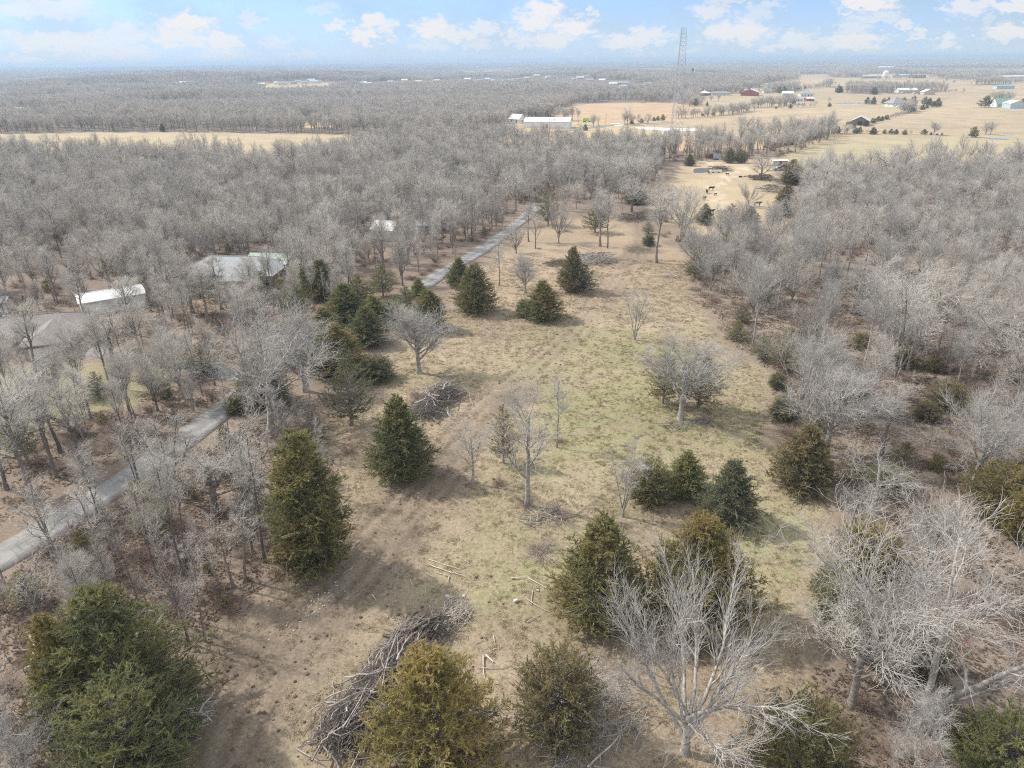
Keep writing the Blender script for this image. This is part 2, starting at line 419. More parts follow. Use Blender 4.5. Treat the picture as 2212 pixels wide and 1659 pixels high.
# ------------------------------------------------------------------ branching
def _perp(T):
    ref = np.where(np.abs(T[:, 2:3]) < .8, np.array([[0, 0, 1.0]]), np.array([[1.0, 0, 0]]))
    a = np.cross(T, ref); a /= np.linalg.norm(a, axis=1, keepdims=True)
    return a, np.cross(T, a)
def grow(rng, P, Rr, n, t0, t1, ang, length, K, up, wob, rr=.6, rtip=.25, sag=0.0, rmin=.004, taper_t=.5, out=0.0):
    """n children on the polylines P (m,K0,3): angle off the parent, bending upward, with a wobble"""
    m, K0 = P.shape[:2]
    seg = np.linalg.norm(P[:, 1:] - P[:, :-1], axis=2).sum(1)
    w = seg / seg.sum()
    cnt = np.floor(w * n).astype(int); rest = n - cnt.sum()
    if rest > 0:
        ex = rng.choice(m, rest, p=w); np.add.at(cnt, ex, 1)
    par = np.repeat(np.arange(m), cnt)
    k = np.concatenate([np.arange(c) for c in cnt]); c_ = np.repeat(cnt, cnt)
    t = t0 + (t1 - t0) * (k + rng.random(len(par))) / np.maximum(c_, 1)
    f = t * (K0 - 1); i = np.minimum(f.astype(int), K0 - 2); f = (f - i)[:, None]
    p = P[par, i] * (1 - f) + P[par, i + 1] * f
    T = P[par, i + 1] - P[par, i]; T /= np.linalg.norm(T, axis=1, keepdims=True) + 1e-9
    rp = (Rr[par, i] * (1 - f[:, 0]) + Rr[par, i + 1] * f[:, 0])
    a, b = _perp(T)
    az = k * 2.4 + rng.uniform(-.7, .7, len(par)) + par * 1.7
    al = ang * (1 + rng.uniform(-.35, .35, len(par)))
    d = np.cos(al)[:, None] * T + np.sin(al)[:, None] * (np.cos(az)[:, None] * a + np.sin(az)[:, None] * b)
    L = length * (1 - taper_t * (t - t0) / max(t1 - t0, 1e-6)) * rng.uniform(.6, 1.25, len(par))
    Q = np.zeros((len(par), K, 3)); Q[:, 0] = p
    st = (L / (K - 1))[:, None]
    for j in range(1, K):
        d = d + rng.normal(0, wob, d.shape) + np.array([0, 0, up - sag * j])
        if out:
            o = Q[:, 0] * np.array([1, 1, 0]); o /= np.linalg.norm(o, axis=1, keepdims=True) + 1e-6
            d = d + o * out
        d /= np.linalg.norm(d, axis=1, keepdims=True)
        Q[:, j] = Q[:, j - 1] + d * st
    r0 = np.maximum(rp * rr * rng.uniform(.75, 1.1, len(par)), rmin)
    rad = r0[:, None] * np.linspace(1, rtip, K)[None, :]
    return Q, np.maximum(rad, rmin * .6)
def tubes(P, Rr, S):
    n, K = P.shape[:2]
    T = np.gradient(P, axis=1); T /= np.linalg.norm(T, axis=2, keepdims=True) + 1e-9
    mean = P[:, -1] - P[:, 0]; mean /= np.linalg.norm(mean, axis=1, keepdims=True) + 1e-9
    ref, _ = _perp(mean)
    a = ref[:, None, :] - (ref[:, None, :] * T).sum(2, keepdims=True) * T
    a /= np.linalg.norm(a, axis=2, keepdims=True) + 1e-9
    b = np.cross(T, a)
    an = np.arange(S) * 2 * math.pi / S
    V = P[:, :, None, :] + Rr[:, :, None, None] * (np.cos(an)[None, None, :, None] * a[:, :, None, :] + np.sin(an)[None, None, :, None] * b[:, :, None, :])
    base = (np.arange(n) * K * S)[:, None, None] + (np.arange(K - 1) * S)[None, :, None]
    s = np.arange(S)[None, None, :]; s2 = (np.arange(S)[None, None, :] + 1) % S
    Q = np.stack([base + s, base + s2, base + S + s2, base + S + s], -1).reshape(-1, 4)
    return V.reshape(-1, 3), Q
def join_tubes(parts):
    Vs, Qs, o = [], [], 0
    for P, Rr, S in parts:
        V, Q = tubes(P, Rr, S); Vs.append(V); Qs.append(Q + o); o += len(V)
    return np.concatenate(Vs), np.concatenate(Qs)
def stem(rng, h, r0, r1, K=8, lean=(0, 0), wob=.03, base=(0, 0, 0)):
    P = np.zeros((1, K, 3)); z = np.linspace(0, 1, K)
    P[0, :, 2] = z * h
    P[0, :, 0] = base[0] + lean[0] * h * z ** 1.3 + np.cumsum(rng.normal(0, wob * h / K, K)) * (z > 0)
    P[0, :, 1] = base[1] + lean[1] * h * z ** 1.3 + np.cumsum(rng.normal(0, wob * h / K, K)) * (z > 0)
    P[0, 0, 2] = -.15
    rad = r0 + (r1 - r0) * z ** .8
    rad[0] *= 1.35
    return P, rad[None, :]

STYLES = {   # every style grows about 12 m tall
    'forest': dict(trunk=[(12, .19, .05, (0, 0))], limbs=(15, .42, .98, .75, 4.0, .16), br=(95, .55, 1.7), tw=(700, .65, .95), tl=(2500, .6, .62), up=.06),
    'tall':   dict(trunk=[(12.5, .15, .04, (.03, 0))], limbs=(13, .5, .98, .6, 3.0, .18), br=(70, .55, 1.4), tw=(520, .6, .85), tl=(1900, .6, .55), up=.07),
    'oak':    dict(trunk=[(6.5, .30, .15, (0, .03))], limbs=(10, .32, 1.0, .85, 6.2, .13), br=(120, .7, 2.3), tw=(900, .75, 1.0), tl=(3000, .65, .62), up=.03),
    'round':  dict(trunk=[(7.5, .22, .09, (0, 0))], limbs=(16, .24, 1.0, .75, 5.0, .17), br=(130, .6, 1.9), tw=(950, .6, 1.05), tl=(3200, .5, .7), up=.06),
    'vase':   dict(trunk=[(3.0, .26, .20, (.05, 0))], limbs=(11, .3, 1.0, .72, 10.0, .055), br=(130, .45, 3.2), tw=(950, .45, 1.35), tl=(3000, .42, .85), up=.05),
    'multi':  dict(trunk=[(8, .15, .045, (.35, .1)), (8.5, .16, .045, (-.3, .25)), (8, .14, .045, (-.05, -.35)), (9, .15, .045, (.05, .05)), (7, .10, .04, (.45, -.2))],
                   limbs=(26, .25, 1.0, .65, 4.6, .09), br=(160, .6, 2.2), tw=(850, .6, 1.1), tl=(2200, .55, .75), up=.04),
    'slim':   dict(trunk=[(11, .10, .025, (.05, .02))], limbs=(12, .35, .98, .6, 2.3, .14), br=(50, .6, 1.1), tw=(280, .6, .7), tl=(900, .6, .5), up=.06),
    'clump':  dict(trunk=[(10, .09, .02, (.10, .04)), (9, .08, .02, (-.12, .08)), (10.5, .09, .02, (0, -.1)), (8, .07, .02, (.2, -.08))],
                   limbs=(22, .3, .98, .5, 2.2, .14), br=(80, .55, 1.1), tw=(420, .6, .75), tl=(1300, .6, .5), up=.07),
    'pole':   dict(trunk=[(11.5, .125, .03, (.06, .03))], limbs=(10, .45, .98, .6, 2.0, .14), br=(34, .6, 1.0), tw=(130, .6, .7), tl=(330, .6, .5), up=.05),
    'scraggly': dict(trunk=[(7.5, .20, .08, (.04, 0))], limbs=(8, .3, 1.0, .85, 5.4, .10), br=(60, .75, 2.1), tw=(330, .8, 1.0), tl=(850, .7, .6), up=.04),
}
def tree_parts(style, seed, lod=0):
    rng = np.random.default_rng(seed)
    s = STYLES[style]
    tr = [stem(rng, h, r0, r1, 9, ln, .035) for (h, r0, r1, ln) in s['trunk']]
    P = np.concatenate([a for a, _ in tr]); Q = np.concatenate([b for _, b in tr])
    n, t0, t1, ang, L, up = s['limbs']
    k = (1.3, .62, .26)[lod]; th = (.85, 1.35, 2.2)[lod]
    tt = .45 if style not in ('oak', 'vase') else .15
    LP, LR = grow(rng, P, Q, n, t0, t1, ang, L, 7, up, .11, .62, .22, rmin=.03, taper_t=tt)
    n, ang, L = s['br']; BP, BR = grow(rng, np.concatenate([LP]), LR, int(n * (1, .75, .5)[lod]), .22, 1.0, ang, L, 5, s['up'], .13, .62, .3, rmin=.016 * th, taper_t=.35)
    n, ang, L = s['tw']
    both_P = np.concatenate([BP, LP[:, 2:]]); both_R = np.concatenate([BR, LR[:, 2:]])
    TP, TR = grow(rng, both_P, both_R, int(n * k), .2, 1.0, ang, L, 4, s['up'], .16, .6, .4, rmin=.010 * th, taper_t=.3) if both_P.shape[1] == 5 else None
    n, ang, L = s['tl']
    UP, UR = grow(rng, TP, TR, int(n * k), .15, 1.0, ang, L * (1, 1.25, 1.6)[lod], 3, s['up'] * 1.2, .16, .7, .5, rmin=.0075 * th, taper_t=.25)
    S0 = (8, 5, 4)[lod]
    wood = [(P, Q, S0), (LP, LR, (6, 4, 3)[lod]), (BP, BR, (4, 3, 3)[lod])]
    twigs = [(TP, TR, 3), (UP, UR, 3)]
    return wood, twigs
class Proto:
    pass
def bare_proto(style, seed, lod=0, joint=False, mw='bark_grey', mt='twig_grey'):
    w, t = tree_parts(style, seed, lod)
    V1, Q1 = join_tubes(w); V2, Q2 = join_tubes(t)
    p = Proto(); p.style = style
    p.h = V2[:, 2].max(); p.w = 2 * np.percentile(np.hypot(V2[:, 0], V2[:, 1]), 93)
    if joint:
        mi = np.concatenate([np.zeros(len(Q1)), np.ones(len(Q2))])
        p.me = mesh_np('tree_' + style, np.concatenate([V1, V2]), np.concatenate([Q1, Q2 + len(V1)]), mats=(M[mw], M[mt]), mi=mi)
    else:
        p.trunk = mesh_np('trunk_' + style, V1, Q1, mats=(M[mw],)); p.crown = mesh_np('crown_' + style, V2, Q2, mats=(M[mt],))
    return p
BARE = {s: [bare_proto(s, 100 + 7 * i + 31 * j) for j in range(n)] for i, (s, n) in enumerate(
    (('forest', 3), ('tall', 2), ('oak', 2), ('round', 2), ('vase', 2), ('multi', 1), ('slim', 2), ('clump', 2), ('scraggly', 2), ('pole', 3)))}

def cedar_arrays(seed, H=10.0, Wd=6.0, shape='cone', nb=200, ns=11, blades=5, bl=(.11, .26), bw=.026, open_=0.0):
    rng = np.random.default_rng(seed)
    u = (np.arange(nb) + rng.random(nb)) / nb
    if shape == 'cone': z0 = .05
    elif shape == 'round': z0 = .06
    elif shape == 'column': z0 = .04
    else: z0 = .14
    t = z0 + (1 - z0) * (1 - (1 - u) ** .62)
    if shape == 'cone': prof = np.clip(1.03 - t, 0, 1) ** .57 * np.minimum(1, .60 + 2.6 * t) * 1.06
    elif shape == 'round': prof = np.sqrt(np.clip(1 - ((t - .40) / .64) ** 2, .02, 1))
    elif shape == 'column': prof = np.minimum((1.05 - t) / .50, .72 + .7 * t) ** .6
    else: prof = np.minimum((1.06 - t) / .62, .55 + 1.4 * t) ** .75
    prof = np.minimum(prof, 1)
    azm = np.arange(nb) * 2.39996 + rng.uniform(-.3, .3, nb)
    rag = .55 if shape == 'open' else .42
    lump = .90 + rag * 1.05 * (fbm(azm * 1.1 + 3 * np.sin(t * 5), t * 7 + seed, 1.0, seed, 2) - .5) * 2 + rng.uniform(-.5, .4, nb) * rag * .35
    L = np.clip(prof, .05, 1) * Wd / 2 * lump
    elv = np.radians(6 + 50 * t ** 1.3) + rng.uniform(-.12, .12, nb)
    K = 6
    P = np.zeros((nb, K, 3)); P[:, 0, 2] = t * H - L * np.sin(elv) * .6
    P[:, 0, 2] = np.maximum(P[:, 0, 2], .03 * H)
    d = np.stack([np.cos(azm) * np.cos(elv), np.sin(azm) * np.cos(elv), np.sin(elv)], 1)
    for j in range(1, K):
        d = d + rng.normal(0, .07, d.shape) + np.array([0, 0, .05]); d /= np.linalg.norm(d, axis=1, keepdims=True)
        P[:, j] = P[:, j - 1] + d * (L / (K - 1))[:, None]
    Rr = (.012 + .012 * L)[:, None] * np.linspace(1, .3, K)[None]
    keep = (rng.random(nb) > open_ + .05) & ((fbm(azm * .9 + 40, t * 6 - seed, 1.0, seed + 9, 2) > (.36 if shape == 'open' else .27)) | (t > .9))
    Pk, Rk = P[keep], Rr[keep]
    btint = rng.random(len(Pk))
    # side shoots
    m = len(Pk); n = m * ns
    par = np.repeat(np.arange(m), ns)
    tt = .30 + .72 * rng.random(n) ** .8
    tt = np.minimum(tt, 1.0)
    f = tt * (K - 1); i = np.minimum(f.astype(int), K - 2); f = (f - i)[:, None]
    p0 = Pk[par, i] * (1 - f) + Pk[par, i + 1] * f
    T = Pk[par, i + 1] - Pk[par, i]; T /= np.linalg.norm(T, axis=1, keepdims=True) + 1e-9
    dd = T * .55 + rng.normal(0, .6, (n, 3)) + np.array([0, 0, .15]); dd /= np.linalg.norm(dd, axis=1, keepdims=True)
    sl = rng.uniform(.25, .62, n) * (.55 + .45 * np.clip(L[keep][par] / (Wd / 2), .2, 1))
    st = np.clip(.65 * btint[par] + .45 * rng.random(n) - .05 + rng.normal(0, .08, n), 0, 1)
    # blades along each shoot
    N = n * blades; sp = np.repeat(np.arange(n), blades)
    q = rng.random(N)
    c = p0[sp] + dd[sp] * (sl[sp] * q)[:, None]
    bd = dd[sp] * 1.0 + rng.normal(0, .36, (N, 3)); bd /= np.linalg.norm(bd, axis=1, keepdims=True)
    ln = rng.uniform(bl[0], bl[1], N)
    sd = np.cross(bd, rng.normal(0, 1, (N, 3))); sd /= np.linalg.norm(sd, axis=1, keepdims=True) + 1e-9
    wd = bw * rng.uniform(.6, 1.3, N)
    V = np.stack([c - sd * wd[:, None], c + sd * wd[:, None], c + bd * ln[:, None] + np.array([0, 0, -.03])], 1)
    tint = np.repeat(np.clip(st[sp] + rng.normal(0, .15, N), 0, 1), 3)
    patch = fbm(c[:, 0] * 1.0 + seed, c[:, 2] + c[:, 1] * .7, 1.6, seed, 3)
    br = np.clip((patch - .42) * 4 + .4 * rng.random(N) - .1 + .55 * (c[:, 2] / H - .45), 0, 1)
    Qd = np.arange(N * 3).reshape(-1, 3)
    ztop = H * .97
    Pt, Rt = stem(rng, ztop, .018 * H, .02, 7, (0, 0), .01)
    Pk, Rk = P, Rr        # boughs that lost their foliage stay as bare wood in the gaps
    return V.reshape(-1, 3), Qd, tint, np.repeat(br, 3), [(Pt, Rt, 6), (Pk, Rk, 3)]
def cedar_proto(name, seed, joint=False, mt=None, **kw):
    V, Q, tint, br, wood = cedar_arrays(seed, **kw)
    p = Proto(); p.style = name
    p.h = V[:, 2].max(); p.w = 2 * np.percentile(np.hypot(V[:, 0], V[:, 1]), 96)
    p.trunk_V = join_tubes(wood)
    p.trunk = mesh_np('cedar_trunk', *p.trunk_V, mats=(M['bark_grey'],))
    p.crown = mesh_np('cedar_crown_' + name, V, None, Q, mats=(M['cedar_green'],), attrs={'tint': tint, 'bronze': br}, smooth=False)
    return p
CED = {
    'cone': [cedar_proto('cone', 11, Wd=6.6, nb=380, ns=15, blades=15), cedar_proto('cone', 12, Wd=6.2, nb=350, ns=15, blades=15)],
    'broad': [cedar_proto('broad', 21, Wd=9.0, shape='cone', nb=430, ns=16, blades=15)],
    'column': [cedar_proto('column', 31, Wd=4.2, shape='column', nb=340, ns=14, blades=15)],
    'open': [cedar_proto('open', 41, Wd=6.5, shape='open', nb=180, ns=12, blades=18, open_=.12), cedar_proto('open', 42, Wd=7.5, shape='open', nb=180, ns=12, blades=18, open_=.15)],
    'round': [cedar_proto('round', 51, H=8, Wd=8, shape='round', nb=380, ns=15, blades=15), cedar_proto('round', 52, H=7, Wd=8, shape='round', nb=330, ns=14, blades=15)],
    'far': [cedar_proto('far', 61, Wd=6.5, nb=110, ns=5, blades=6, bl=(.5, .9), bw=.17), cedar_proto('far', 62, H=9, Wd=8, shape='round', nb=110, ns=5, blades=6, bl=(.5, .9), bw=.17),
            cedar_proto('far', 63, Wd=7, shape='open', nb=100, ns=5, blades=6, bl=(.5, .9), bw=.17)],
}
def bush_proto(seed, n=46, L=2.0, spread=.9, tw=420, mat_='bramble', K=6):
    rng = np.random.default_rng(seed)
    P = np.zeros((n, K, 3)); a = rng.random(n) * 6.283
    rr = rng.random(n) ** .5 * .45
    P[:, 0, 0] = np.cos(a) * rr; P[:, 0, 1] = np.sin(a) * rr; P[:, 0, 2] = -.05
    an = rng.random(n) * 6.283; tl = rng.uniform(.15, spread, n)
    d = np.stack([np.cos(an) * np.sin(tl), np.sin(an) * np.sin(tl), np.cos(tl)], 1)
    ln = L * rng.uniform(.6, 1.2, n)
    for j in range(1, K):
        d = d + rng.normal(0, .12, d.shape) + np.array([0, 0, -.13]) + np.stack([np.cos(an), np.sin(an), 0 * an], 1) * .08
        d /= np.linalg.norm(d, axis=1, keepdims=True)
        P[:, j] = P[:, j - 1] + d * (ln / (K - 1))[:, None]
    Rr = .018 * np.linspace(1, .4, K)[None] * rng.uniform(.7, 1.2, n)[:, None]
    TP, TR = grow(rng, P, Rr, tw, .2, 1, .8, .75, 3, .02, .2, .8, .5, rmin=.009)
    V, Q = join_tubes([(P, Rr, 3), (TP, TR, 3)])
    p = Proto(); p.me = mesh_np('bush', V, Q, mats=(M[mat_],)); p.h = V[:, 2].max(); p.w = 2 * np.percentile(np.hypot(V[:, 0], V[:, 1]), 95)
    return p
BUSH = [bush_proto(71), bush_proto(72, 40, 1.7, 1.2), bush_proto(73, 60, 2.3, .7, 520)]

# ------------------------------------------------------------------ scatter: one object, points carrying copies
def scatter(name, protos, pos, rz, sc, idx, label=None, tilt=None, parent=None):
    """protos: list of (mesh); ONE object whose points carry them (only for what nobody could count)"""
    col = bpy.data.collections.new(name + '_kinds')
    for i, me in enumerate(protos):
        o = bpy.data.objects.new('%s_kind_%02d' % (name, i), me); col.objects.link(o)
    me = bpy.data.meshes.new(name); n = len(pos)
    me.vertices.add(n); me.vertices.foreach_set('co', np.asarray(pos, np.float32).ravel())
    rot = np.zeros((n, 3), np.float32); rot[:, 2] = rz
    if tilt is not None: rot[:, :2] = tilt
    me.attributes.new('rot', 'FLOAT_VECTOR', 'POINT').data.foreach_set('vector', rot.ravel())
    sc = np.asarray(sc, np.float32)
    if sc.ndim == 1: sc = np.repeat(sc[:, None], 3, 1)
    me.attributes.new('scl', 'FLOAT_VECTOR', 'POINT').data.foreach_set('vector', sc.ravel())
    me.attributes.new('pick', 'INT', 'POINT').data.foreach_set('value', np.asarray(idx, np.int32))
    ob = link(name, me, parent)
    g = bpy.data.node_groups.new(name, 'GeometryNodeTree')
    g.interface.new_socket('Geometry', in_out='INPUT', socket_type='NodeSocketGeometry')
    g.interface.new_socket('Geometry', in_out='OUTPUT', socket_type='NodeSocketGeometry')
    N, L = g.nodes, g.links
    gi, go = N.new('NodeGroupInput'), N.new('NodeGroupOutput')
    ci = N.new('GeometryNodeCollectionInfo'); ci.inputs['Collection'].default_value = col
    ci.inputs['Separate Children'].default_value = True; ci.inputs['Reset Children'].default_value = True
    ip = N.new('GeometryNodeInstanceOnPoints'); ip.inputs['Pick Instance'].default_value = True
    def na(nm, ty):
        a = N.new('GeometryNodeInputNamedAttribute'); a.data_type = ty; a.inputs[0].default_value = nm
        return [s for s in a.outputs if s.enabled and s.name == 'Attribute'][0]
    L.new(gi.outputs[0], ip.inputs['Points']); L.new(ci.outputs[0], ip.inputs['Instance'])
    L.new(na('pick', 'INT'), ip.inputs['Instance Index'])
    er = N.new('FunctionNodeEulerToRotation'); L.new(na('rot', 'FLOAT_VECTOR'), er.inputs[0])
    L.new(er.outputs[0], ip.inputs['Rotation']); L.new(na('scl', 'FLOAT_VECTOR'), ip.inputs['Scale'])
    L.new(ip.outputs[0], go.inputs[0])
    md = ob.modifiers.new('scatter', 'NODES'); md.node_group = g
    tag(ob, label, kind='stuff')
    return ob
# ------------------------------------------------------------------ lay of the land (outlines read off the photograph, carried to the ground)
MEADOW = wpoly([(200,2300),(330,1640),(345,1540),(480,1370),(640,1235),(745,1185),(738,1060),(690,960),(705,900),(820,860),(850,770),(935,690),(985,655),(1075,555),(1140,500),(1210,475),(1330,470),(1470,545),(1490,640),(1560,740),(1650,800),(1660,960),(1790,1060),(1800,1120),(1760,1200),(1740,1300),(1720,1480),(1640,1560),(1600,2300)])
PASTURE = wpoly([(1440,400),(1480,352),(1560,338),(1660,345),(1700,420),(1690,500),(1600,520),(1480,500),(1420,450)])
YARD = wpoly([(60,790),(330,765),(345,850),(150,900),(0,940),(-200,960),(-200,800)])
FIELD_NEAR = wpoly([(1640,352),(1820,300),(2300,290),(2700,330),(2350,352),(2000,352),(1720,360)])
RED_FIELD = wpoly([(1180,262),(1240,224),(1380,222),(1470,224),(1560,232),(1470,262),(1360,275)])
ORANGE = wpoly([(1180,345),(1260,330),(1500,322),(1690,315),(1660,305),(1420,296),(1230,300),(1120,318)])
BARN_GRASS = wpoly([(1080,300),(1120,262),(1250,262),(1370,268),(1440,290),(1240,302),(1130,320)])
STRIP = wpoly([(-600,291),(0,290),(300,286),(480,287),(720,292),(860,302),(740,352),(0,348),(-600,348)])
LEFT_FIELDS = [wpoly(p) for p in ([(-200,203),(0,201),(130,197),(200,196),(215,192),(100,193),(0,194),(-200,196)],
    [(0,256),(60,246),(140,245),(190,250),(100,256)], [(310,234),(380,222),(440,222),(420,230),(350,236)],
    [(360,192),(400,181),(450,184),(440,188)], [(520,186),(600,180),(680,178),(760,178),(700,190),(560,192)], [(830,185),(930,172),(1100,170),(1180,172),(1100,180),(920,182)], [(100,184),(160,188),(200,186),(150,183)],
    [(640,262),(720,262),(720,274),(650,276)])]
WOODS_FAR_LEFT = wpoly([(-900,290),(0,289),(300,285),(480,286),(720,290),(870,298),(1090,280),(1110,258),(1240,256),(1255,224),(1450,221),(1460,205),(1520,190),(1440,168),(1440,158),(-900,158)])
FARW = [wpoly(p, K4) for p in ([(110,500),(900,500),(1300,480),(1300,452),(110,440)], [(1270,330),(1900,328),(2212,322),(2800,322),(2800,285),(2212,290),(1500,262),(1280,300)],
    [(1640,402),(1990,395),(1990,380),(1640,385)], [(-40,165),(700,165),(1160,157),(1160,100),(-40,112)], [(1590,190),(2800,195),(2800,130),(1590,140)], [(-40,262),(540,265),(1300,288),(1320,248),(900,240),(540,205),(-40,180)],
    [(-40,310),(370,308),(370,292),(-40,290)], [(1160,120),(1590,116),(2800,118),(2800,98),(1160,98)])]
FARW += [wpoly(p, K3) for p in ([(-80,485),(200,470),(250,350),(720,330),(740,270),(1000,262),(1060,200),(600,130),(-80,100)], [(640,205),(970,200),(1260,180),(1440,150),(1440,110),(900,108)],
    [(-80,96),(930,98),(1440,85),(2212,62),(2212,-20),(-80,-20)], [(1080,320),(1500,310),(1500,270),(1080,275)], [(1800,250),(1950,250),(1950,225),(1800,225)])]
DENSE = wpoly([(-700,700),(0,650),(240,640),(420,640),(640,640),(860,635),(930,598),(1060,505),(1140,455),(1220,440),(1330,430),(1400,400),(1440,372),(1400,340),(1260,322),(1130,320),(1080,306),(900,303),(760,332),(720,354),(400,352),(0,347),(-700,350)])
ROADSIDE = wpoly([(-700,700),(0,650),(420,640),(860,640),(800,700),(560,830),(470,880),(290,985),(0,1145),(-500,1430)])
BANK = wpoly([(-200,1400),(0,1255),(150,1150),(320,1040),(540,905),(600,860),(690,890),(690,960),(735,1060),(740,1180),(640,1220),(470,1350),(335,1540),(250,2300),(-900,2300),(-500,1620)])
RIGHT = wpoly([(1700,412),(1850,378),(1950,366),(2212,354),(3000,354),(3600,2300),(1800,2300),(1780,1500),(1790,1300),(1850,1120),(1810,1050),(1680,940),(1670,800),(1580,730),(1500,640),(1490,570),(1520,515),(1640,520),(1720,500),(1740,420)])
HEDGE = wpoly([(1180,348),(1260,332),(1420,328),(1680,318),(1800,287),(1812,298),(1690,338),(1560,345),(1450,352),(1300,368)])

LANE = [at(*p)[:2] for p in ((-260,1345),(-60,1240),(60,1172),(150,1118),(300,1018),(420,935),(500,872),(560,822),(640,770),(740,712),(830,665),(905,624),(965,583),(1010,560),(1060,526),(1100,497),(1128,476),(1150,455),(1185,440))]
DRIVES = [[at(*p)[:2] for p in pts] for pts in (((190,758),(245,765),(300,775),(352,785),(420,795),(500,805),(545,818)), ((700,640),(640,632),(590,640)))]
TRACK = [at(*p)[:2] for p in ((400,1760),(470,1590),(560,1450),(660,1335),(745,1255),(840,1145),(925,1050),(985,965),(1060,880),(1150,805),(1225,735),(1290,665),(1345,590),(1375,545),(1392,510),(1402,465),(1420,440))]
PASTRACK = [at(*K2(*p))[:2] for p in ((960,950),(880,700),(960,580),(1080,480),(1190,420),(1230,390),(1100,370),(900,352),(600,335))]
BARNROAD = [at(*K1(*p))[:2] for p in ((300,445),(560,405),(830,375),(1150,340),(1400,305),(1560,285),(1900,270),(2300,262))]
GRAVEL = [wpoly(p, K1) for p in ([(160,412),(280,388),(550,408),(540,420),(200,420)], [(1800,322),(1960,316),(2212,335),(2640,340),(2640,372),(2212,365),(1900,352)], [(1480,272),(1620,270),(1700,300),(1560,305)])]

# ------------------------------------------------------------------ ground: one sheet to the horizon
def ground_colour(x, y):
    n = len(x); r = np.hypot(x, y)
    wa = 1.2 + r * .012
    px = x + (fbm(x, y, 5 + 0 * r, 21, 3) - .5) * wa * 3; py = y + (fbm(x, y, 5, 27, 3) - .5) * wa * 3
    big = fbm(x, y, 22, 31, 4); mid = fbm(x, y, 5.5, 35, 4); fine = fbm(x, y, 1.3, 39, 3)
    huge = fbm(x, y, 260, 43, 3)
    C = np.zeros((n, 3))
    def put(mask, col):
        mk = np.clip(mask, 0, 1)[:, None]
        C[:] = C * (1 - mk) + np.asarray(col) * mk
    def blend(a, b, t):
        t = np.clip(t, 0, 1)[:, None]
        return np.asarray(a) * (1 - t) + np.asarray(b) * t
    litter = blend((.200, .158, .125), (.272, .210, .158), (mid - .3) * 2.2)
    litter = blend(litter, (.19, .152, .122), (big - .5) * 3)
    C[:] = litter
    # open pasture and hay land beyond the woods
    tan = blend((.36, .285, .195), (.42, .33, .225), (huge - .3) * 2.5)
    tan = blend(tan, (.33, .285, .175), (big - .48) * 2.2)
    put((sstep(380, 460, r)), tan)
    put(inside(DENSE, px, py), blend((.19, .155, .125), (.24, .185, .142), mid))
    woodsfloor = blend((.17, .145, .125), (.22, .175, .14), mid)
    put(inside(WOODS_FAR_LEFT, px, py), woodsfloor)
    for p in FARW: put(inside(p, px, py), woodsfloor)
    put(sstep(3500, 4200, r), blend((.14, .13, .12), (.19, .165, .14), huge))
    put((fbm(x, y, 900, 61, 3) > .66) & (r > 3000), (.27, .23, .18))
    put(inside(STRIP, px, py), blend((.42, .33, .215), (.38, .32, .21), big))
    for p in LEFT_FIELDS: put(inside(p, px, py), (.44, .345, .22))
    put(inside(RED_FIELD, px, py), blend((.42, .295, .185), (.45, .335, .215), big))
    put(inside(ORANGE, px, py), blend((.50, .33, .19), (.46, .32, .19), big))
    put(inside(BARN_GRASS, px, py), (.42, .33, .20))
    put(inside(FIELD_NEAR, px, py), blend((.37, .305, .20), (.36, .315, .20), big))
    put(inside(RIGHT, px, py), blend((.195, .16, .13), (.25, .198, .152), (mid - .25) * 1.8))
    put(inside(PASTURE, px, py), blend((.42, .33, .215), (.37, .30, .20), big))
    put(inside(YARD, px, py), blend((.25, .23, .135), (.30, .26, .17), mid))
    # meadow: straw, worn earth and green flushes
    inm = 0
    for q_ in range(5):
        ox = (fbm(x, y, 4, 121 + q_, 2) - .5) * (3.5 + r * .01) * 2; oy = (fbm(x, y, 4, 131 + q_, 2) - .5) * (3.5 + r * .01) * 2
        inm = inm + inside(MEADOW, x + ox, y + oy) / 5.0
    vx, vy, _ = project(px, py, np.zeros(n))
    straw = blend((.298, .240, .168), (.355, .288, .203), (fine - .3) * 2)
    straw = blend(straw, (.285, .225, .162), (fbm(x, y, 13, 141, 4) - .50) * 3.5)
    straw = blend(straw, (.250, .200, .140), np.clip((mid - .54) * 2.2, 0, .7))
    gx, gy = at(1330, 840)[:2]; g2 = at(1660, 1150)[:2]; g3 = at(1150, 1230)[:2]
    near = np.maximum(np.exp(-((px - gx) / 20) ** 2 - ((py - gy) / 30) ** 2), np.maximum(.95 * np.exp(-((px - g2[0]) / 11) ** 2 - ((py - g2[1]) / 18) ** 2), .62 * np.exp(-((px - g3[0]) / 14) ** 2 - ((py - g3[1]) / 14) ** 2)))
    green = np.clip((fbm(x, y, 9, 51, 4) - .46 + .34 * near) * 3.2, 0, 1) * np.clip(.25 + near, 0, 1) * (.45 + .55 * (fine > .46))
    mead = blend(straw, (.245, .236, .124), green * .85)
    upper = sstep(at(1250, 690)[1], at(1250, 600)[1], py)
    mead = blend(mead, blend((.30, .228, .165), (.355, .278, .195), mid), upper * .75)
    put(inm, mead)
    # wheel-worn track with ruts
    dt = seg_dist(TRACK, px, py); d0 = seg_dist(TRACK, x, y)
    earth = blend((.145, .116, .090), (.235, .188, .140), (mid - .25) * 2)
    lo_y, hi_y = at(1000, 1080)[1], at(1060, 880)[1]
    front = sstep(hi_y, lo_y, py)                  # broad muddy strip near the heap, fading up the meadow
    wide = 3.6 + 3.2 * front
    wear = sstep(wide, wide * .35, dt) * np.clip(.34 + .62 * front + (big - .42) * 2.0, .15, 1)
    put(wear * .85 * (r < 330), earth)
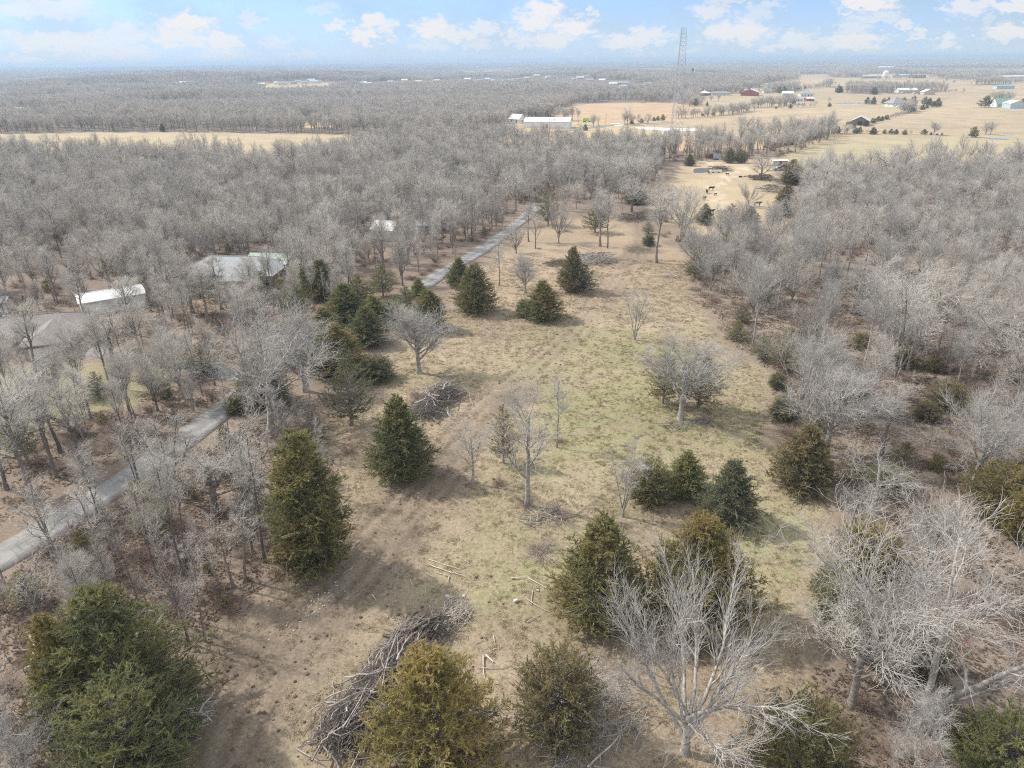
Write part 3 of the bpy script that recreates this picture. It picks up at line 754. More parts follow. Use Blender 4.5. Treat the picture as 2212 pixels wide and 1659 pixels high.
    for off in (.9, 1.2, 2.6, 3.0):
        put(sstep(.42, .12, np.abs(d0 - off)) * (.26 + .26 * front) * (r < 330) * (mid > .40), (.150, .112, .082))
    bx, by = at(590, 1400)[:2]
    put(np.exp(-((px - bx) / 6.5) ** 2 - ((py - by) / 6) ** 2) * .95, earth)
    b2 = at(330, 1430)[:2]
    put(np.exp(-((px - b2[0]) / 6) ** 2 - ((py - b2[1]) / 5) ** 2) * .6, blend((.19, .148, .115), (.25, .19, .145), mid))
    put(sstep(2.6, 1.0, seg_dist(PASTRACK, px, py)) * .8, (.52, .42, .31))
    return np.clip(C, .02, .7)
def build_ground():
    ra = np.concatenate([np.linspace(3, 16, 8), np.linspace(16.6, 190, 400), np.geomspace(192, 14000, 330)])
    an = np.concatenate([np.linspace(-46, 46, 330), np.linspace(50, 310, 60)])
    th = np.radians(an); nA = len(th); nR = len(ra)
    X = (ra[:, None] * np.sin(th)[None]).ravel(); Y = (ra[:, None] * np.cos(th)[None]).ravel()
    Z = terrain(X, Y)
    near = np.hypot(X, Y) < 200
    rough = np.where(near, (fbm(X, Y, .9, 81, 3) - .5) * .10, 0)
    dT = seg_dist(TRACK, X, Y)
    rut = np.where(near, -.10 * (sstep(.5, .1, np.abs(dT - .9)) + sstep(.5, .1, np.abs(dT - 2.6))), 0)
    Z = Z + rough * sstep(3.6, 5.5, seg_dist(LANE, X, Y)) + rut
    i = np.arange(nR - 1)[:, None] * nA; j = np.arange(nA)[None]; j2 = (j + 1) % nA
    Q = np.stack([i + j2, i + j, i + nA + j, i + nA + j2], -1).reshape(-1, 4)
    V = np.stack([X, Y, Z], 1)
    c = len(V); V = np.concatenate([V, [[0, 0, tz(0, 0)]]])
    T = np.stack([np.full(nA, c), np.arange(nA), (np.arange(nA) + 1) % nA], 1)[:, [0, 1, 2]]
    T = T[:, [0, 2, 1]]
    col = ground_colour(V[:, 0], V[:, 1])
    m_ = bpy.data.materials.new('ground'); m_.use_nodes = True
    t = NT(m_.node_tree); b = t.n['Principled BSDF']
    a = t.new('ShaderNodeAttribute', attribute_name='soil')
    g = t.new('ShaderNodeNewGeometry')
    n1 = t.new('ShaderNodeTexNoise', inp={'Vector': g.outputs['Position'], 'Scale': 3.2, 'Detail': 6.0, 'Roughness': .78})
    n2 = t.new('ShaderNodeTexNoise', inp={'Vector': g.outputs['Position'], 'Scale': .045, 'Detail': 5.0, 'Roughness': .6})
    n3 = t.new('ShaderNodeTexVoronoi', inp={'Vector': g.outputs['Position'], 'Scale': 3.4})
    f = t.math('MULTIPLY', t.ramp(n1.outputs[0], .30, .70, .62, 1.34, False), t.ramp(n2.outputs[0], .3, .7, .86, 1.14, False))
    f = t.math('MULTIPLY', f, t.ramp(n3.outputs['Distance'], .05, .45, .86, 1.06, False))
    vm = t.new('ShaderNodeVectorMath', operation='SCALE', inp={0: a.outputs['Color'], 'Scale': f})
    t.l.new(vm.outputs[0], b.inputs['Base Color'])
    b.inputs['Roughness'].default_value = .95; b.inputs['Specular IOR Level'].default_value = .1
    bp = t.new('ShaderNodeBump', inp={'Height': n1.outputs[0], 'Strength': .4, 'Distance': .12})
    t.l.new(bp.outputs[0], b.inputs['Normal'])
    o = link('ground', mesh_np('ground', V, Q, T, mats=(m_,), attrs={'soil': col}))
    tag(o, kind='structure')
build_ground()

def ribbon(name, line, w, mt, z=.03, step=2.0, wv=.15, kind='structure', crown=.05):
    pts = [np.array(line[0])]
    for a, b in zip(line[:-1], line[1:]):
        a, b = np.array(a), np.array(b); n = max(1, int(np.linalg.norm(b - a) / step))
        pts += [a + (b - a) * (k + 1) / n for k in range(n)]
    P = np.array(pts)
    for _ in range(6): P[1:-1] = .25 * P[:-2] + .5 * P[1:-1] + .25 * P[2:]
    T = np.gradient(P, axis=0); T /= np.linalg.norm(T, axis=1, keepdims=True)
    Nn = np.stack([-T[:, 1], T[:, 0]], 1)
    n = len(P); offs = np.array([-1, -.98, -.5, 0, .5, .98, 1.0])
    ed = np.stack([fbm(np.arange(n) * step, np.zeros(n) + s_, 11, 91 + s_, 3) - .5 for s_ in (0, 1)], 1) * wv * 2
    V = []
    for k, o in enumerate(offs):
        q = P + Nn * (o * w / 2 + (ed[:, 0] if o < -.9 else ed[:, 1] if o > .9 else 0))[:, None] if abs(o) > .9 else P + Nn * (o * w / 2)
        zz = terrain(q[:, 0], q[:, 1]) + z + crown * (1 - o * o)
        if abs(o) == 1.0: zz = zz - .25
        V.append(np.concatenate([q, zz[:, None]], 1))
    V = np.stack(V, 1).reshape(-1, 3); m_ = len(offs); acr = np.tile(offs, n)
    i = np.arange(n - 1)[:, None] * m_; j = np.arange(m_ - 1)[None]
    Q = np.stack([i + j, i + m_ + j, i + m_ + j + 1, i + j + 1], -1).reshape(-1, 4)[:, ::-1]
    o = link(name, mesh_np(name, V, Q, mats=(mt,), attrs={'across': acr}))
    return tag(o, kind=kind)
ribbon('lane', LANE, 4.7, M['asphalt'], .10, wv=.45)
ribbon('driveway', DRIVES[0], 4.2, M['drive'], .09)
ribbon('driveway', DRIVES[1], 3.2, M['drive'], .09)
ribbon('barn_road', BARNROAD, 7.5, M['drive'], .10, step=6)
def sheet(name, poly, mt, z=.08, kind='structure', sub=1.0, flat=False):
    """closed low slab following the ground inside an outline"""
    poly = np.array(poly)
    n = len(poly); P = []
    for a, b in zip(poly, np.roll(poly, -1, 0)):
        for k in range(6): P.append(a + (b - a) * k / 6)
    P = np.array(P)
    for _ in range(3): P = .25 * np.roll(P, 1, 0) + .5 * P + .25 * np.roll(P, -1, 0)
    c = P.mean(0); rings = [P] + [c + (P - c) * s for s in (.75, .5, .25)]
    zc = tz(*c)
    V = [np.concatenate([P, (terrain(P[:, 0], P[:, 1]) - .3)[:, None]], 1)]
    for q in rings:
        zz = np.full(len(q), zc + z) if flat else terrain(q[:, 0], q[:, 1]) + z
        V.append(np.concatenate([q, zz[:, None]], 1))
    V = np.concatenate(V); m_ = len(P)
    Q = []
    for k in range(4):
        for i in range(m_): Q.append((k * m_ + i, k * m_ + (i + 1) % m_, (k + 1) * m_ + (i + 1) % m_, (k + 1) * m_ + i))
    V = np.concatenate([V, [[c[0], c[1], zc + z]]]); T = [(4 * m_ + i, 4 * m_ + (i + 1) % m_, 5 * m_) for i in range(m_)]
    area = np.sum(P[:, 0] * np.roll(P[:, 1], -1) - P[:, 1] * np.roll(P[:, 0], -1))
    Q = np.array(Q); T = np.array(T)
    if area < 0: Q = Q[:, ::-1]; T = T[:, ::-1]
    o = link(name, mesh_np(name, V, Q, T, mats=(mt,), smooth=False))
    return tag(o, kind=kind)
for p in GRAVEL: sheet('gravel_pad', p, M['gravel'], .12)
EXCL = []        # (x, y, radius) kept clear of trees
def pond(pts, K, z=.06):
    sheet('pond', wpoly(pts, K), M['water'], z, flat=True)
    q = wpoly(pts, K); c = q.mean(0); EXCL.append((c[0], c[1], np.linalg.norm(q - c, axis=1).max()))
pond([(575,470),(590,415),(680,410),(800,412),(770,462),(680,472)], K2)
pond([(1975,458),(2030,446),(2212,444),(2520,446),(2520,462),(2212,464)], K3)
pond([(1715,1022),(1760,1018),(1900,1024),(2040,1038),(2030,1046),(1850,1038)], K4)
pond([(1958,970),(1975,963),(2090,978),(2080,986)], K4)
for pts in ([(5,292),(55,256),(98,236),(102,240),(58,263),(9,297)], [(-50,345),(-35,338),(-20,342),(-36,352)]):
    sheet('puddle', wpoly(pts, KC), M['puddle_water'], .03)
# ------------------------------------------------------------------ buildings
def mer(parts_name, mb, mt, par): return mb.build(parts_name, mt, par)
def add_window(par, x, y, z, w, h, axis, glass='glass', frame='trim', name='window', panes=False):
    """a framed window standing 6 cm proud of the wall; axis: outward side '+x','-x','+y','-y'"""
    s = 1 if axis[0] == '+' else -1
    f = MB(); g = MB(); t = .10
    def bx(mb, a0, a1, z0, z1, d0, d1):
        if axis[1] == 'y': mb.box(x + a0, x + a1, min(y + s * d0, y + s * d1), max(y + s * d0, y + s * d1), z0, z1)
        else: mb.box(min(x + s * d0, x + s * d1), max(x + s * d0, x + s * d1), y + a0, y + a1, z0, z1)
    bx(f, -w / 2, w / 2, z, z + t, -.02, .07); bx(f, -w / 2, w / 2, z + h - t, z + h, -.02, .07)
    bx(f, -w / 2, -w / 2 + t, z + t, z + h - t, -.02, .07); bx(f, w / 2 - t, w / 2, z + t, z + h - t, -.02, .07)
    bx(g, -w / 2 + t, w / 2 - t, z + t, z + h - t, -.02, .03)
    o = f.build('frame' if False else name, M[frame], par); g.build('pane', M[glass], o)
def house(name, label, cat, loc, L, Wd, hw, rot, roof='gable', pitch=24, wall='pale_wall', rf='grey_roof', over=.45, win=3, door=True, group=None, open_front=False, chimney=False, sides=('-y', '+y'), winend=True, base=.0, doorw=1.0, doorh=2.05, doormat='dark_open', ribs=0):
    t = thing(name, label, cat, (loc[0], loc[1], loc[2] - .1), rot, group)
    EXCL.append((loc[0], loc[1], max(L, Wd) * .62))
    hr = math.tan(R(pitch)) * Wd / 2
    w = MB()
    if roof == 'gable' and not open_front:
        w.prism([(-Wd / 2, -.4), (Wd / 2, -.4), (Wd / 2, hw), (0, hw + hr), (-Wd / 2, hw)], -L / 2, L / 2)
    elif open_front:
        for x in np.linspace(-L / 2, L / 2, max(3, int(L / 4) + 1)):
            for y in (-Wd / 2, Wd / 2): w.box(x - .12, x + .12, y - .12, y + .12, -.4, hw)
        w.prism([(Wd / 2 - .3, -.4), (Wd / 2 - .15, -.4), (Wd / 2 - .15, hw), (Wd / 2 - .3, hw)], -L / 2 + .2, L / 2 - .2)
        w.box(L / 2 - .3, L / 2 - .15, -Wd / 2 + .3, Wd / 2 - .3, -.4, hw)
    else: w.box(-L / 2, L / 2, -Wd / 2, Wd / 2, -.4, hw)
    w.build('wall', M[wall], t)
    r = MB(); th = .16; o = over; k = math.tan(R(pitch))
    if roof == 'gable':
        for s in (-1, 1):
            y1 = s * (Wd / 2 + o); z1 = hw - o * k
            r.prism([(0, hw + hr + .02), (y1, z1 + .02), (y1, z1 + th + .02), (0, hw + hr + th + .02)][::s], -L / 2 - o, L / 2 + o)
        ro = r.build('roof', M[rf], t)
        rc = MB(); rc.prism([(-.22, hw + hr + th - .06), (.22, hw + hr + th - .06), (.1, hw + hr + th + .07), (-.1, hw + hr + th + .07)], -L / 2 - o - .01, L / 2 + o + .01); rc.build('ridge_cap', M[rf], ro)
        if ribs:
            rb = MB(); nrib = ribs
            for x in np.linspace(-L / 2 - o + .3, L / 2 + o - .3, nrib):
                for s in (-1, 1):
                    a = np.array([x, 0, hw + hr + th + .02]); b = np.array([x, s * (Wd / 2 + o), hw - o * k + th + .02])
                    rb.bar(a, b, .045, 4)
            rb.build('seam', M[rf], ro)
    else:
        a, b = L / 2 + o, Wd / 2 + o; rl = max(.3, L / 2 - Wd / 2 * .95); z0 = hw; zr = hw + hr + o * k
        r.add([(-a, -b, z0), (a, -b, z0), (a, b, z0), (-a, b, z0), (-a, -b, z0 + th), (a, -b, z0 + th), (a, b, z0 + th), (-a, b, z0 + th), (-rl, 0, zr), (rl, 0, zr)],
              [(3, 2, 1, 0), (0, 1, 5, 4), (1, 2, 6, 5), (2, 3, 7, 6), (3, 0, 4, 7), (4, 5, 9, 8), (6, 7, 8, 9), (5, 6, 9), (7, 4, 8)])
        ro = r.build('roof', M[rf], t)
        rc = MB(); rc.bar((-rl, 0, zr), (rl, 0, zr), .12, 6)
        for sx in (-1, 1):
            for sy in (-1, 1): rc.bar((sx * rl, 0, zr), (sx * a, sy * b, z0 + th), .09, 6)
        rc.build('ridge_cap', M[rf], ro)
    if chimney:
        c = MB(); c.box(L * .18 - .4, L * .18 + .4, .6, 1.3, hw + hr * .3, hw + hr + 1.1); c.build('chimney', M['brick'], ro)
    if win:
        for sd in sides:
            s = 1 if sd == '+y' else -1
            xs = np.linspace(-L / 2 + L / (win + 1) * .8, L / 2 - L / (win + 1) * .8, win)
            for i, x in enumerate(xs):
                if door and sd == '-y' and i == win // 2: continue
                add_window(t, x, s * Wd / 2, .95, min(1.5, L / (win * 1.6)), 1.15, sd)
        if winend:
            for sd, s in (('-x', -1), ('+x', 1)): add_window(t, s * L / 2, 0, .95, 1.3, 1.15, sd)
    if door:
        xs = np.linspace(-L / 2 + L / (max(win, 1) + 1) * .8, L / 2 - L / (max(win, 1) + 1) * .8, max(win, 1))
        x = xs[max(win, 1) // 2] if win else 0
        d = MB(); d.box(x - doorw / 2, x + doorw / 2, -Wd / 2 - .06, -Wd / 2 + .02, .05, .05 + doorh); do = d.build('door', M[doormat], t)
        hd = MB(); hd.box(x + doorw / 2 - .18, x + doorw / 2 - .10, -Wd / 2 - .11, -Wd / 2 - .06, 1.0, 1.12); hd.build('handle', M['steel'], do)
    return t
def ofs(p, dx=0, dy=0): return np.array([p[0] + dx, p[1] + dy, tz(p[0] + dx, p[1] + dy)])

# --- the three homes in the woods left of the lane
p = at(62, 738)
h1 = house('house', 'brown shingled hip-roofed brick house with a projecting front wing in the woods', 'house', p, 20, 9.0, 2.7, R(18), 'hip', 24, 'brick', 'brown_roof', .6, 5, chimney=False)
w = MB(); w.box(2.2, 8.4, -10.4, -4.76, -.4, 2.6); w.build('wing_wall', M['brick'], h1)
r_ = MB(); a0, a1, b0, b1 = 1.6, 9.0, -11.0, -3.4
r_.add([(a0, b0, 2.62), (a1, b0, 2.62), (a1, b1, 2.62), (a0, b1, 2.62), (a0, b0, 2.8), (a1, b0, 2.8), (a1, b1, 2.8), (a0, b1, 2.8), (5.3, -7.4, 4.42), (5.3, -1.2, 4.42)],
       [(3, 2, 1, 0), (0, 1, 5, 4), (1, 2, 6, 5), (2, 3, 7, 6), (3, 0, 4, 7), (4, 5, 8), (5, 6, 9, 8), (7, 4, 8, 9), (6, 7, 9)])
r_.build('wing_roof', M['brown_roof'], h1)
g_ = MB(); g_.box(3.0, 7.6, -10.47, -10.38, 0, 2.15); g_.build('garage_door', M['trim'], h1)
vt = MB(); vt.box(-3.2, -2.9, 1.4, 1.7, 3.2, 4.9); vt.build('roof_vent', M['steel'], h1)
add_window(h1, 2.2, -8.5, .9, 1.4, 1.2, '-x')
p = at(246, 664)
house('shed', 'long white metal shed with a bright ribbed roof among bare trees', 'shed', p, 11.5, 6.0, 2.8, R(34), 'gable', 18, 'white_paint', 'white_metal', .35, 0, True, doorw=2.4, doorh=2.3, doormat='pale_wall', ribs=16)
p = at(2, 672)
house('shed', 'small pale garden shed just behind the brown hip-roofed house', 'shed', p, 4, 3, 2.2, R(10), 'gable', 25, 'pale_wall', 'grey_roof', .3, 0, True)
p = at(512, 606)
h3 = house('house', 'long grey hip-roofed house half hidden by bare trees and cedars', 'house', p, 21, 10.5, 2.8, R(-4), 'hip', 27, 'brick', 'slate_roof', .6, 5)
w = MB(); w.box(1.0, 8.0, -9.0, -5.26, -.4, 2.6); w.build('wing_wall', M['brick'], h3)
r_ = MB(); a0, a1, b0, b1 = .4, 8.6, -9.5, -3.0
r_.add([(a0, b0, 2.62), (a1, b0, 2.62), (a1, b1, 2.62), (a0, b1, 2.62), (a0, b0, 2.8), (a1, b0, 2.8), (a1, b1, 2.8), (a0, b1, 2.8), (4.5, -6.2, 4.6), (4.5, -1.0, 4.6)],
       [(3, 2, 1, 0), (0, 1, 5, 4), (1, 2, 6, 5), (2, 3, 7, 6), (3, 0, 4, 7), (4, 5, 8), (5, 6, 9, 8), (7, 4, 8, 9), (6, 7, 9)])
r_.build('wing_roof', M['slate_roof'], h3)
p = at(592, 590)
house('shed', 'pale green metal-roofed outbuilding at the end of the grey hip-roofed house', 'shed', p, 9.5, 7, 3.4, R(-8), 'gable', 20, 'tan_wall', 'pale_green_roof', .5, 2, ribs=12)
p = at(838, 515)
house('shed', 'small shed with a pale bluish metal roof deep in the woods', 'shed', p, 6.5, 6, 3.2, R(-20), 'gable', 30, 'tan_wall', 'white_metal', .4, 0, True, ribs=8)
p = at(925, 500)
house('shed', 'low grey-roofed shed behind trunks beside the paved lane', 'shed', p, 7, 5, 2.5, R(15), 'gable', 22, 'pale_wall', 'grey_roof', .4, 1)
# --- farm beyond the woods
p = at(*K1(1205, 645))
house('house', 'small pale house with a blue-green metal roof behind a white roof', 'house', p, 11, 8, 3.6, R(5), 'hip', 26, 'pale_wall', 'teal_roof', .5, 3)
p = at(*K1(1250, 735))
house('barn', 'low shed with a glaring white metal roof in the middle woods', 'barn', p, 15, 10, 3.0, R(24), 'gable', 18, 'pale_wall', 'white_metal', .4, 2, ribs=16)
p = at(*K1(690, 322))
house('barn', 'long white metal barn with a single dark doorway by the gravel drive', 'barn', p, 34, 13, 4.4, R(-13), 'gable', 22, 'white_paint', 'white_metal', .4, 0, True, doorw=1.6, doorh=2.6, ribs=26)
p = at(*K1(290, 262))
house('barn', 'small white gabled barn standing left of the long white barn', 'barn', p, 10, 9, 3.2, R(-38), 'gable', 36, 'white_paint', 'white_metal', .5, 2, ribs=10)
p = at(*K3(870, 352))
house('barn', 'broad red barn with a white metal roof far across the fields', 'barn', p, 24, 22, 4.5, R(68), 'gable', 20, 'red_wall', 'white_metal', .5, 0, True, doorw=4.5, doorh=3.6, ribs=14)
p = at(*K3(1355, 357))
house('barn', 'white gambrel-like farm building right of the red barn', 'barn', p, 14, 9, 3.4, R(-10), 'gable', 30, 'blue_grey', 'white_metal', .5, 3)
p = at(*K3(1590, 362))
house('house', 'blue-grey house with a hip roof standing in the far pasture', 'house', p, 17, 11, 3.4, R(0), 'hip', 28, 'pale_wall', 'slate_roof', .6, 4)
p = at(*K3(1635, 425))
house('shed', 'little red shed with a white roof near the far pond', 'shed', p, 9, 7, 3.0, R(8), 'gable', 22, 'red_wall', 'white_metal', .5, 0)
p = at(*K3(1495, 428))
house('shed', 'pale blue shed left of the little red shed', 'shed', p, 9, 6, 3.2, R(0), 'gable', 14, 'blue_grey', 'blue_grey', .3, 1)
p = at(*K3(485, 350))
house('house', 'long low far house with a pale blue-grey roof', 'house', p, 26, 10, 3.0, R(-3), 'hip', 22, 'pale_wall', 'grey_roof', .6, 5)
p = at(*K3(282, 352))
t_ = house('house', 'red brick far house with a white roof and a thin white spire', 'house', p, 13, 10, 3.0, R(5), 'hip', 28, 'red_wall', 'white_metal', .6, 3)
s_ = MB(); s_.bar((0, 0, 5), (0, 0, 10.5), .8, 6, .05); s_.build('spire', M['white_metal'], t_)
p = at(*K3(240, 246))
house('barn', 'white roof line far behind bare trees left of the red barn', 'barn', p, 24, 10, 3.5, R(-4), 'gable', 20, 'pale_wall', 'white_metal', .4, 0)
p = at(*K3(1090, 322))
house('house', 'pale farmhouse tucked among dark cedars right of the red barn', 'house', p, 11, 9, 3.6, R(10), 'gable', 30, 'pale_wall', 'grey_roof', .5, 2)
p = at(*K4(280, 868))
t_ = house('barn', 'weathered grey open barn with a rusting pale metal roof by cedars', 'barn', p, 11, 12, 3.2, R(62), 'gable', 27, 'old_board', 'white_metal', .5, 0, False, ribs=8)
d = MB(); d.box(-5.58, -5.48, -1.6, 1.6, 0, 3.0); d.build('doorway', M['dark_open'], t_)
l_ = MB(); l_.prism([(6.02, -.3), (9.5, -.3), (9.5, 2.0), (6.02, 2.5)], -4.5, 4.5); l_.build('lean_to', M['old_board'], t_)
p = at(*K4(695, 652))
t_ = house('house', 'grey house with a tall pyramid roof and deep porch among pines', 'house', p, 15, 14, 3.4, R(8), 'hip', 34, 'pale_wall', 'grey_roof', 1.2, 3)
pc = MB(); pc.box(-7.4, 7.4, -10.0, -7.02, -.3, .35)
for x in (-7, -2.3, 2.3, 7): pc.box(x - .12, x + .12, -9.8, -9.56, .35, 3.1)
pc.build('porch', M['trim'], t_)
p = at(*K4(818, 492))
house('house', 'long white far farmhouse with a bright roof before a belt of trees', 'house', p, 26, 12, 4.0, R(0), 'gable', 22, 'pale_wall', 'white_metal', .6, 5)
p = at(*K4(1070, 512))
house('house', 'tan gabled far house with cars parked around it', 'house', p, 18, 13, 3.6, R(75), 'gable', 25, 'tan_wall', 'white_metal', .6, 2)
p = at(*K4(1968, 444))
house('barn', 'long teal-roofed open cattle shed alone in the far pasture', 'barn', p, 26, 10, 4.0, R(-2), 'gable', 14, 'blue_grey', 'teal_roof', .5, 0, False)
p = at(*K4(1935, 655))
house('house', 'white house with a tall green gable roof near the frame edge', 'house', p, 15, 11, 3.4, R(-2), 'gable', 42, 'white_paint', 'green_roof', .6, 4)
p = at(*K4(2080, 670))
house('barn', 'pale grey metal barn beside the white green-roofed house', 'barn', p, 18, 13, 4.6, R(80), 'gable', 20, 'blue_grey', 'white_metal', .4, 0)
p = at(*K4(410, 318))
house('barn', 'dark long shed with a grey roof far out on the plain', 'barn', p, 44, 14, 4.5, R(0), 'gable', 14, 'old_board', 'blue_grey', .6, 0, False)
p = at(*K4(2110, 318))
house('barn', 'very long white poultry shed far out near the frame edge', 'barn', p, 110, 14, 4.0, R(-2), 'gable', 16, 'pale_wall', 'white_metal', .5, 0, False)
p = at(*K4(685, 308)); house('barn', 'tan barn standing left of a far row of sheds', 'barn', p, 20, 14, 6, R(80), 'gable', 26, 'tan_wall', 'grey_roof', .5, 0)
p = at(*K4(800, 306)); house('barn', 'blue-grey long shed in the middle of a far row', 'barn', p, 40, 14, 5, R(0), 'gable', 14, 'blue_grey', 'blue_grey', .5, 0, False)
p = at(*K4(955, 312)); house('barn', 'rust brown shed at the right of a far row', 'barn', p, 34, 14, 6, R(4), 'gable', 18, 'rust', 'grey_roof', .5, 0)
p = at(*K4(580, 228)); house('barn', 'bright white farmstead roof on the far plain', 'barn', p, 60, 30, 9, R(0), 'gable', 26, 'white_paint', 'white_metal', .8, 0)
# --- houses scattered over the wooded country to the left
FAR = [(KA, 148, 738, 18, 'low white-walled house by a pale field at the left frame edge', 'white_metal'), (KA, 355, 660, 16, 'pale green-roofed house in a small clearing of the left woods', 'pale_green_roof'),
       (KA, 466, 582, 24, 'white barn beside the pale field on the left skyline woods', 'white_metal'), (KA, 815, 572, 22, 'white house alone in the far woods right of two dark cedars', 'pale_wall'),
       (KA, 1138, 497, 50, 'white farm group on the bluish far ridge', 'white_metal'), (KA, 1690, 602, 12, 'tiny white shed in the woods below the far village', 'white_metal'),
       (KA, 1215, 553, 30, 'pale house on the bare far clearing', 'pale_wall'), (KA, 1130, 556, 20, 'pale shed left of the bare far clearing', 'grey_roof'),
       (KB, 1240, 648, 22, 'grey-roofed house at the edge of the dark wood behind the barns', 'grey_roof'), (KB, 1208, 642, 10, 'little white shed left of the grey-roofed house behind the barns', 'white_metal'),
       (KB, 620, 758, 14, 'pale house hidden deep in the wood above the left barn', 'grey_roof')]
for K, x, y, L, lb, rf in FAR:
    p = at(*K(x, y))
    house('house', lb, 'house', p, L, L * .45 + 3, 3.2 + L * .02, R(random.uniform(-15, 15)), 'gable', 26, 'pale_wall', rf, .5, 2 if L < 26 else 0, L < 26)
VILL = [('houses of the far village on the left', 'pale house in the row of the far left village', [(KA, x, y) for x, y in ((1795, 548), (1830, 552), (1868, 548), (1900, 546), (1935, 540), (1980, 545), (2020, 530), (2035, 540), (2065, 538), (1700, 556))]),
        ('houses of the far village in the centre', 'pale house among trees in the far central village', [(KB, x, y) for x, y in ((140, 548), (185, 552), (320, 540), (370, 548), (410, 530), (455, 550), (500, 540), (620, 530), (820, 520), (900, 528), (985, 530), (950, 520), (1200, 512), (1265, 498), (1340, 505), (1310, 520))]),
        ('houses of the far town right of centre', 'pale house or hall of the far town behind the red field', [(KB, x, y) for x, y in ((1470, 525), (1500, 522), (1585, 503), (1610, 530), (1675, 506), (1720, 500), (1690, 530), (1760, 555), (1775, 552), (1830, 550), (1820, 575), (1965, 490), (2020, 488), (1985, 552), (1640, 510), (1545, 512))]),
        ('white buildings of the far town behind the red barn', 'white far building clustered left behind the red barn', [(K3, x, y) for x, y in ((330, 85), (350, 82), (400, 95), (440, 92), (480, 98), (520, 98), (560, 95), (60, 72), (260, 100))])]
for grp, lb, lst in VILL:
    first = None
    for i, (K, x, y) in enumerate(lst):
        p = at(*K(x, y)); L = random.uniform(12, 20) * (1.0 if depth(p) < 2300 else 1.25)
        rf = random.choice(['white_metal', 'grey_roof', 'white_metal', 'blue_grey', 'slate_roof'])
        t_ = thing('house', {'white_metal': 'white-roofed ', 'grey_roof': 'grey-roofed ', 'blue_grey': 'bluish-roofed ', 'slate_roof': 'dull-roofed '}[rf] + lb, 'house', p, R(random.uniform(-25, 25)), grp)
        EXCL.append((p[0], p[1], L * 1.3 + 25))
        for back in (70, 140, 220, 310): EXCL.append((p[0] * (1 - back / depth(p)), p[1] * (1 - back / depth(p)), 30))
        Wd, hw, hr = L * .5, 4.0, L * .14
        mb = MB(); mb.prism([(-Wd / 2, -1), (Wd / 2, -1), (Wd / 2, hw), (0, hw + hr), (-Wd / 2, hw)], -L / 2, L / 2); mb.build('wall', M[random.choice(['pale_wall', 'white_paint', 'tan_wall', 'pale_wall'])], t_)
        mb = MB()
        for s in (-1, 1): mb.prism([(0, hw + hr + .05), (s * (Wd / 2 + .6), hw - .3), (s * (Wd / 2 + .6), hw + .1), (0, hw + hr + .4)][::s], -L / 2 - .5, L / 2 + .5)
        mb.build('roof', M[rf], t_)
# --- water tank and silos
def silo(label, p, r, h, mt, name='silo'):
    t_ = thing(name, label, name, p)
    m_ = MB(); m_.bar((0, 0, -.5), (0, 0, h), r, 14); m_.build('body', M[mt], t_, smooth=False)
    m_ = MB(); m_.bar((0, 0, h), (0, 0, h + r * .7), r * 1.03, 14, r * .15); m_.build('roof', M[mt], t_)
silo('stubby white storage tank beyond the far sheds', at(*K4(577, 303)), 7, 11, 'white_paint', 'tank')
silo('dark tall silo on the far ridge left of the town', at(*K3(128, 70)), 4, 15, 'dark_open')
silo('pale tall silo right beside the dark silo on the ridge', ofs(at(*K3(136, 70)), 3), 3, 14, 'white_paint')

# ------------------------------------------------------------------ lattice tower
p = at(1457, 292)
htop = h_to(p, 60); htop = min(htop, 82)
tw = thing('lattice_tower', 'tall grey three-legged lattice mast rising above the far fields', 'tower', p, R(12))
EXCL.append((p[0], p[1], 9))
bw = m_of(p, 28) / 1.65; tp = m_of(p, 11) / 1.65
NS = 22
zs = [htop * (1 - (1 - i / NS) ** 1.25) for i in range(NS + 1)]
def leg_pt(k, z):
    f = z / htop; r = bw * (1 - f) ** 1.0 + tp * f; a = R(90 + 120 * k)
    return np.array([r * math.cos(a), r * math.sin(a), z])
for k in range(3):
    m_ = MB(); m_.bar(leg_pt(k, -.4), leg_pt(k, htop), .16, 6, .12); m_.build('leg', M['steel'], tw)
    m_ = MB(); q = leg_pt(k, 0); m_.box(q[0] - .7, q[0] + .7, q[1] - .7, q[1] + .7, -.5, .35); m_.build('footing', M['stone'], tw)
for i in range(NS):
    for k in range(3):
        a0, a1, b0, b1 = leg_pt(k, zs[i]), leg_pt(k, zs[i + 1]), leg_pt((k + 1) % 3, zs[i]), leg_pt((k + 1) % 3, zs[i + 1])
        for s, e, rr in ((a0, (a1 + b1) / 2, .075), (b0, (a1 + b1) / 2, .075), (a1, b1, .075)):
            m_ = MB(); m_.bar(s, e, rr, 4); m_.build('brace', M['steel'], tw)
m_ = MB()
for zz in np.linspace(1, htop - .5, 90): m_.box(-.25, .25, bw * .0 - .03, .03, zz, zz + .05)
m_.bar((-.25, 0, 0), (-.25, 0, htop), .05); m_.bar((.25, 0, 0), (.25, 0, htop), .05); m_.build('ladder', M['white_metal'], tw)
house('shed', 'small white equipment hut at the foot of the lattice mast', 'shed', ofs(at(1449, 289), -3, -6), 7, 4, 2.8, R(0), 'gable', 10, 'white_paint', 'white_metal', .3, 0)
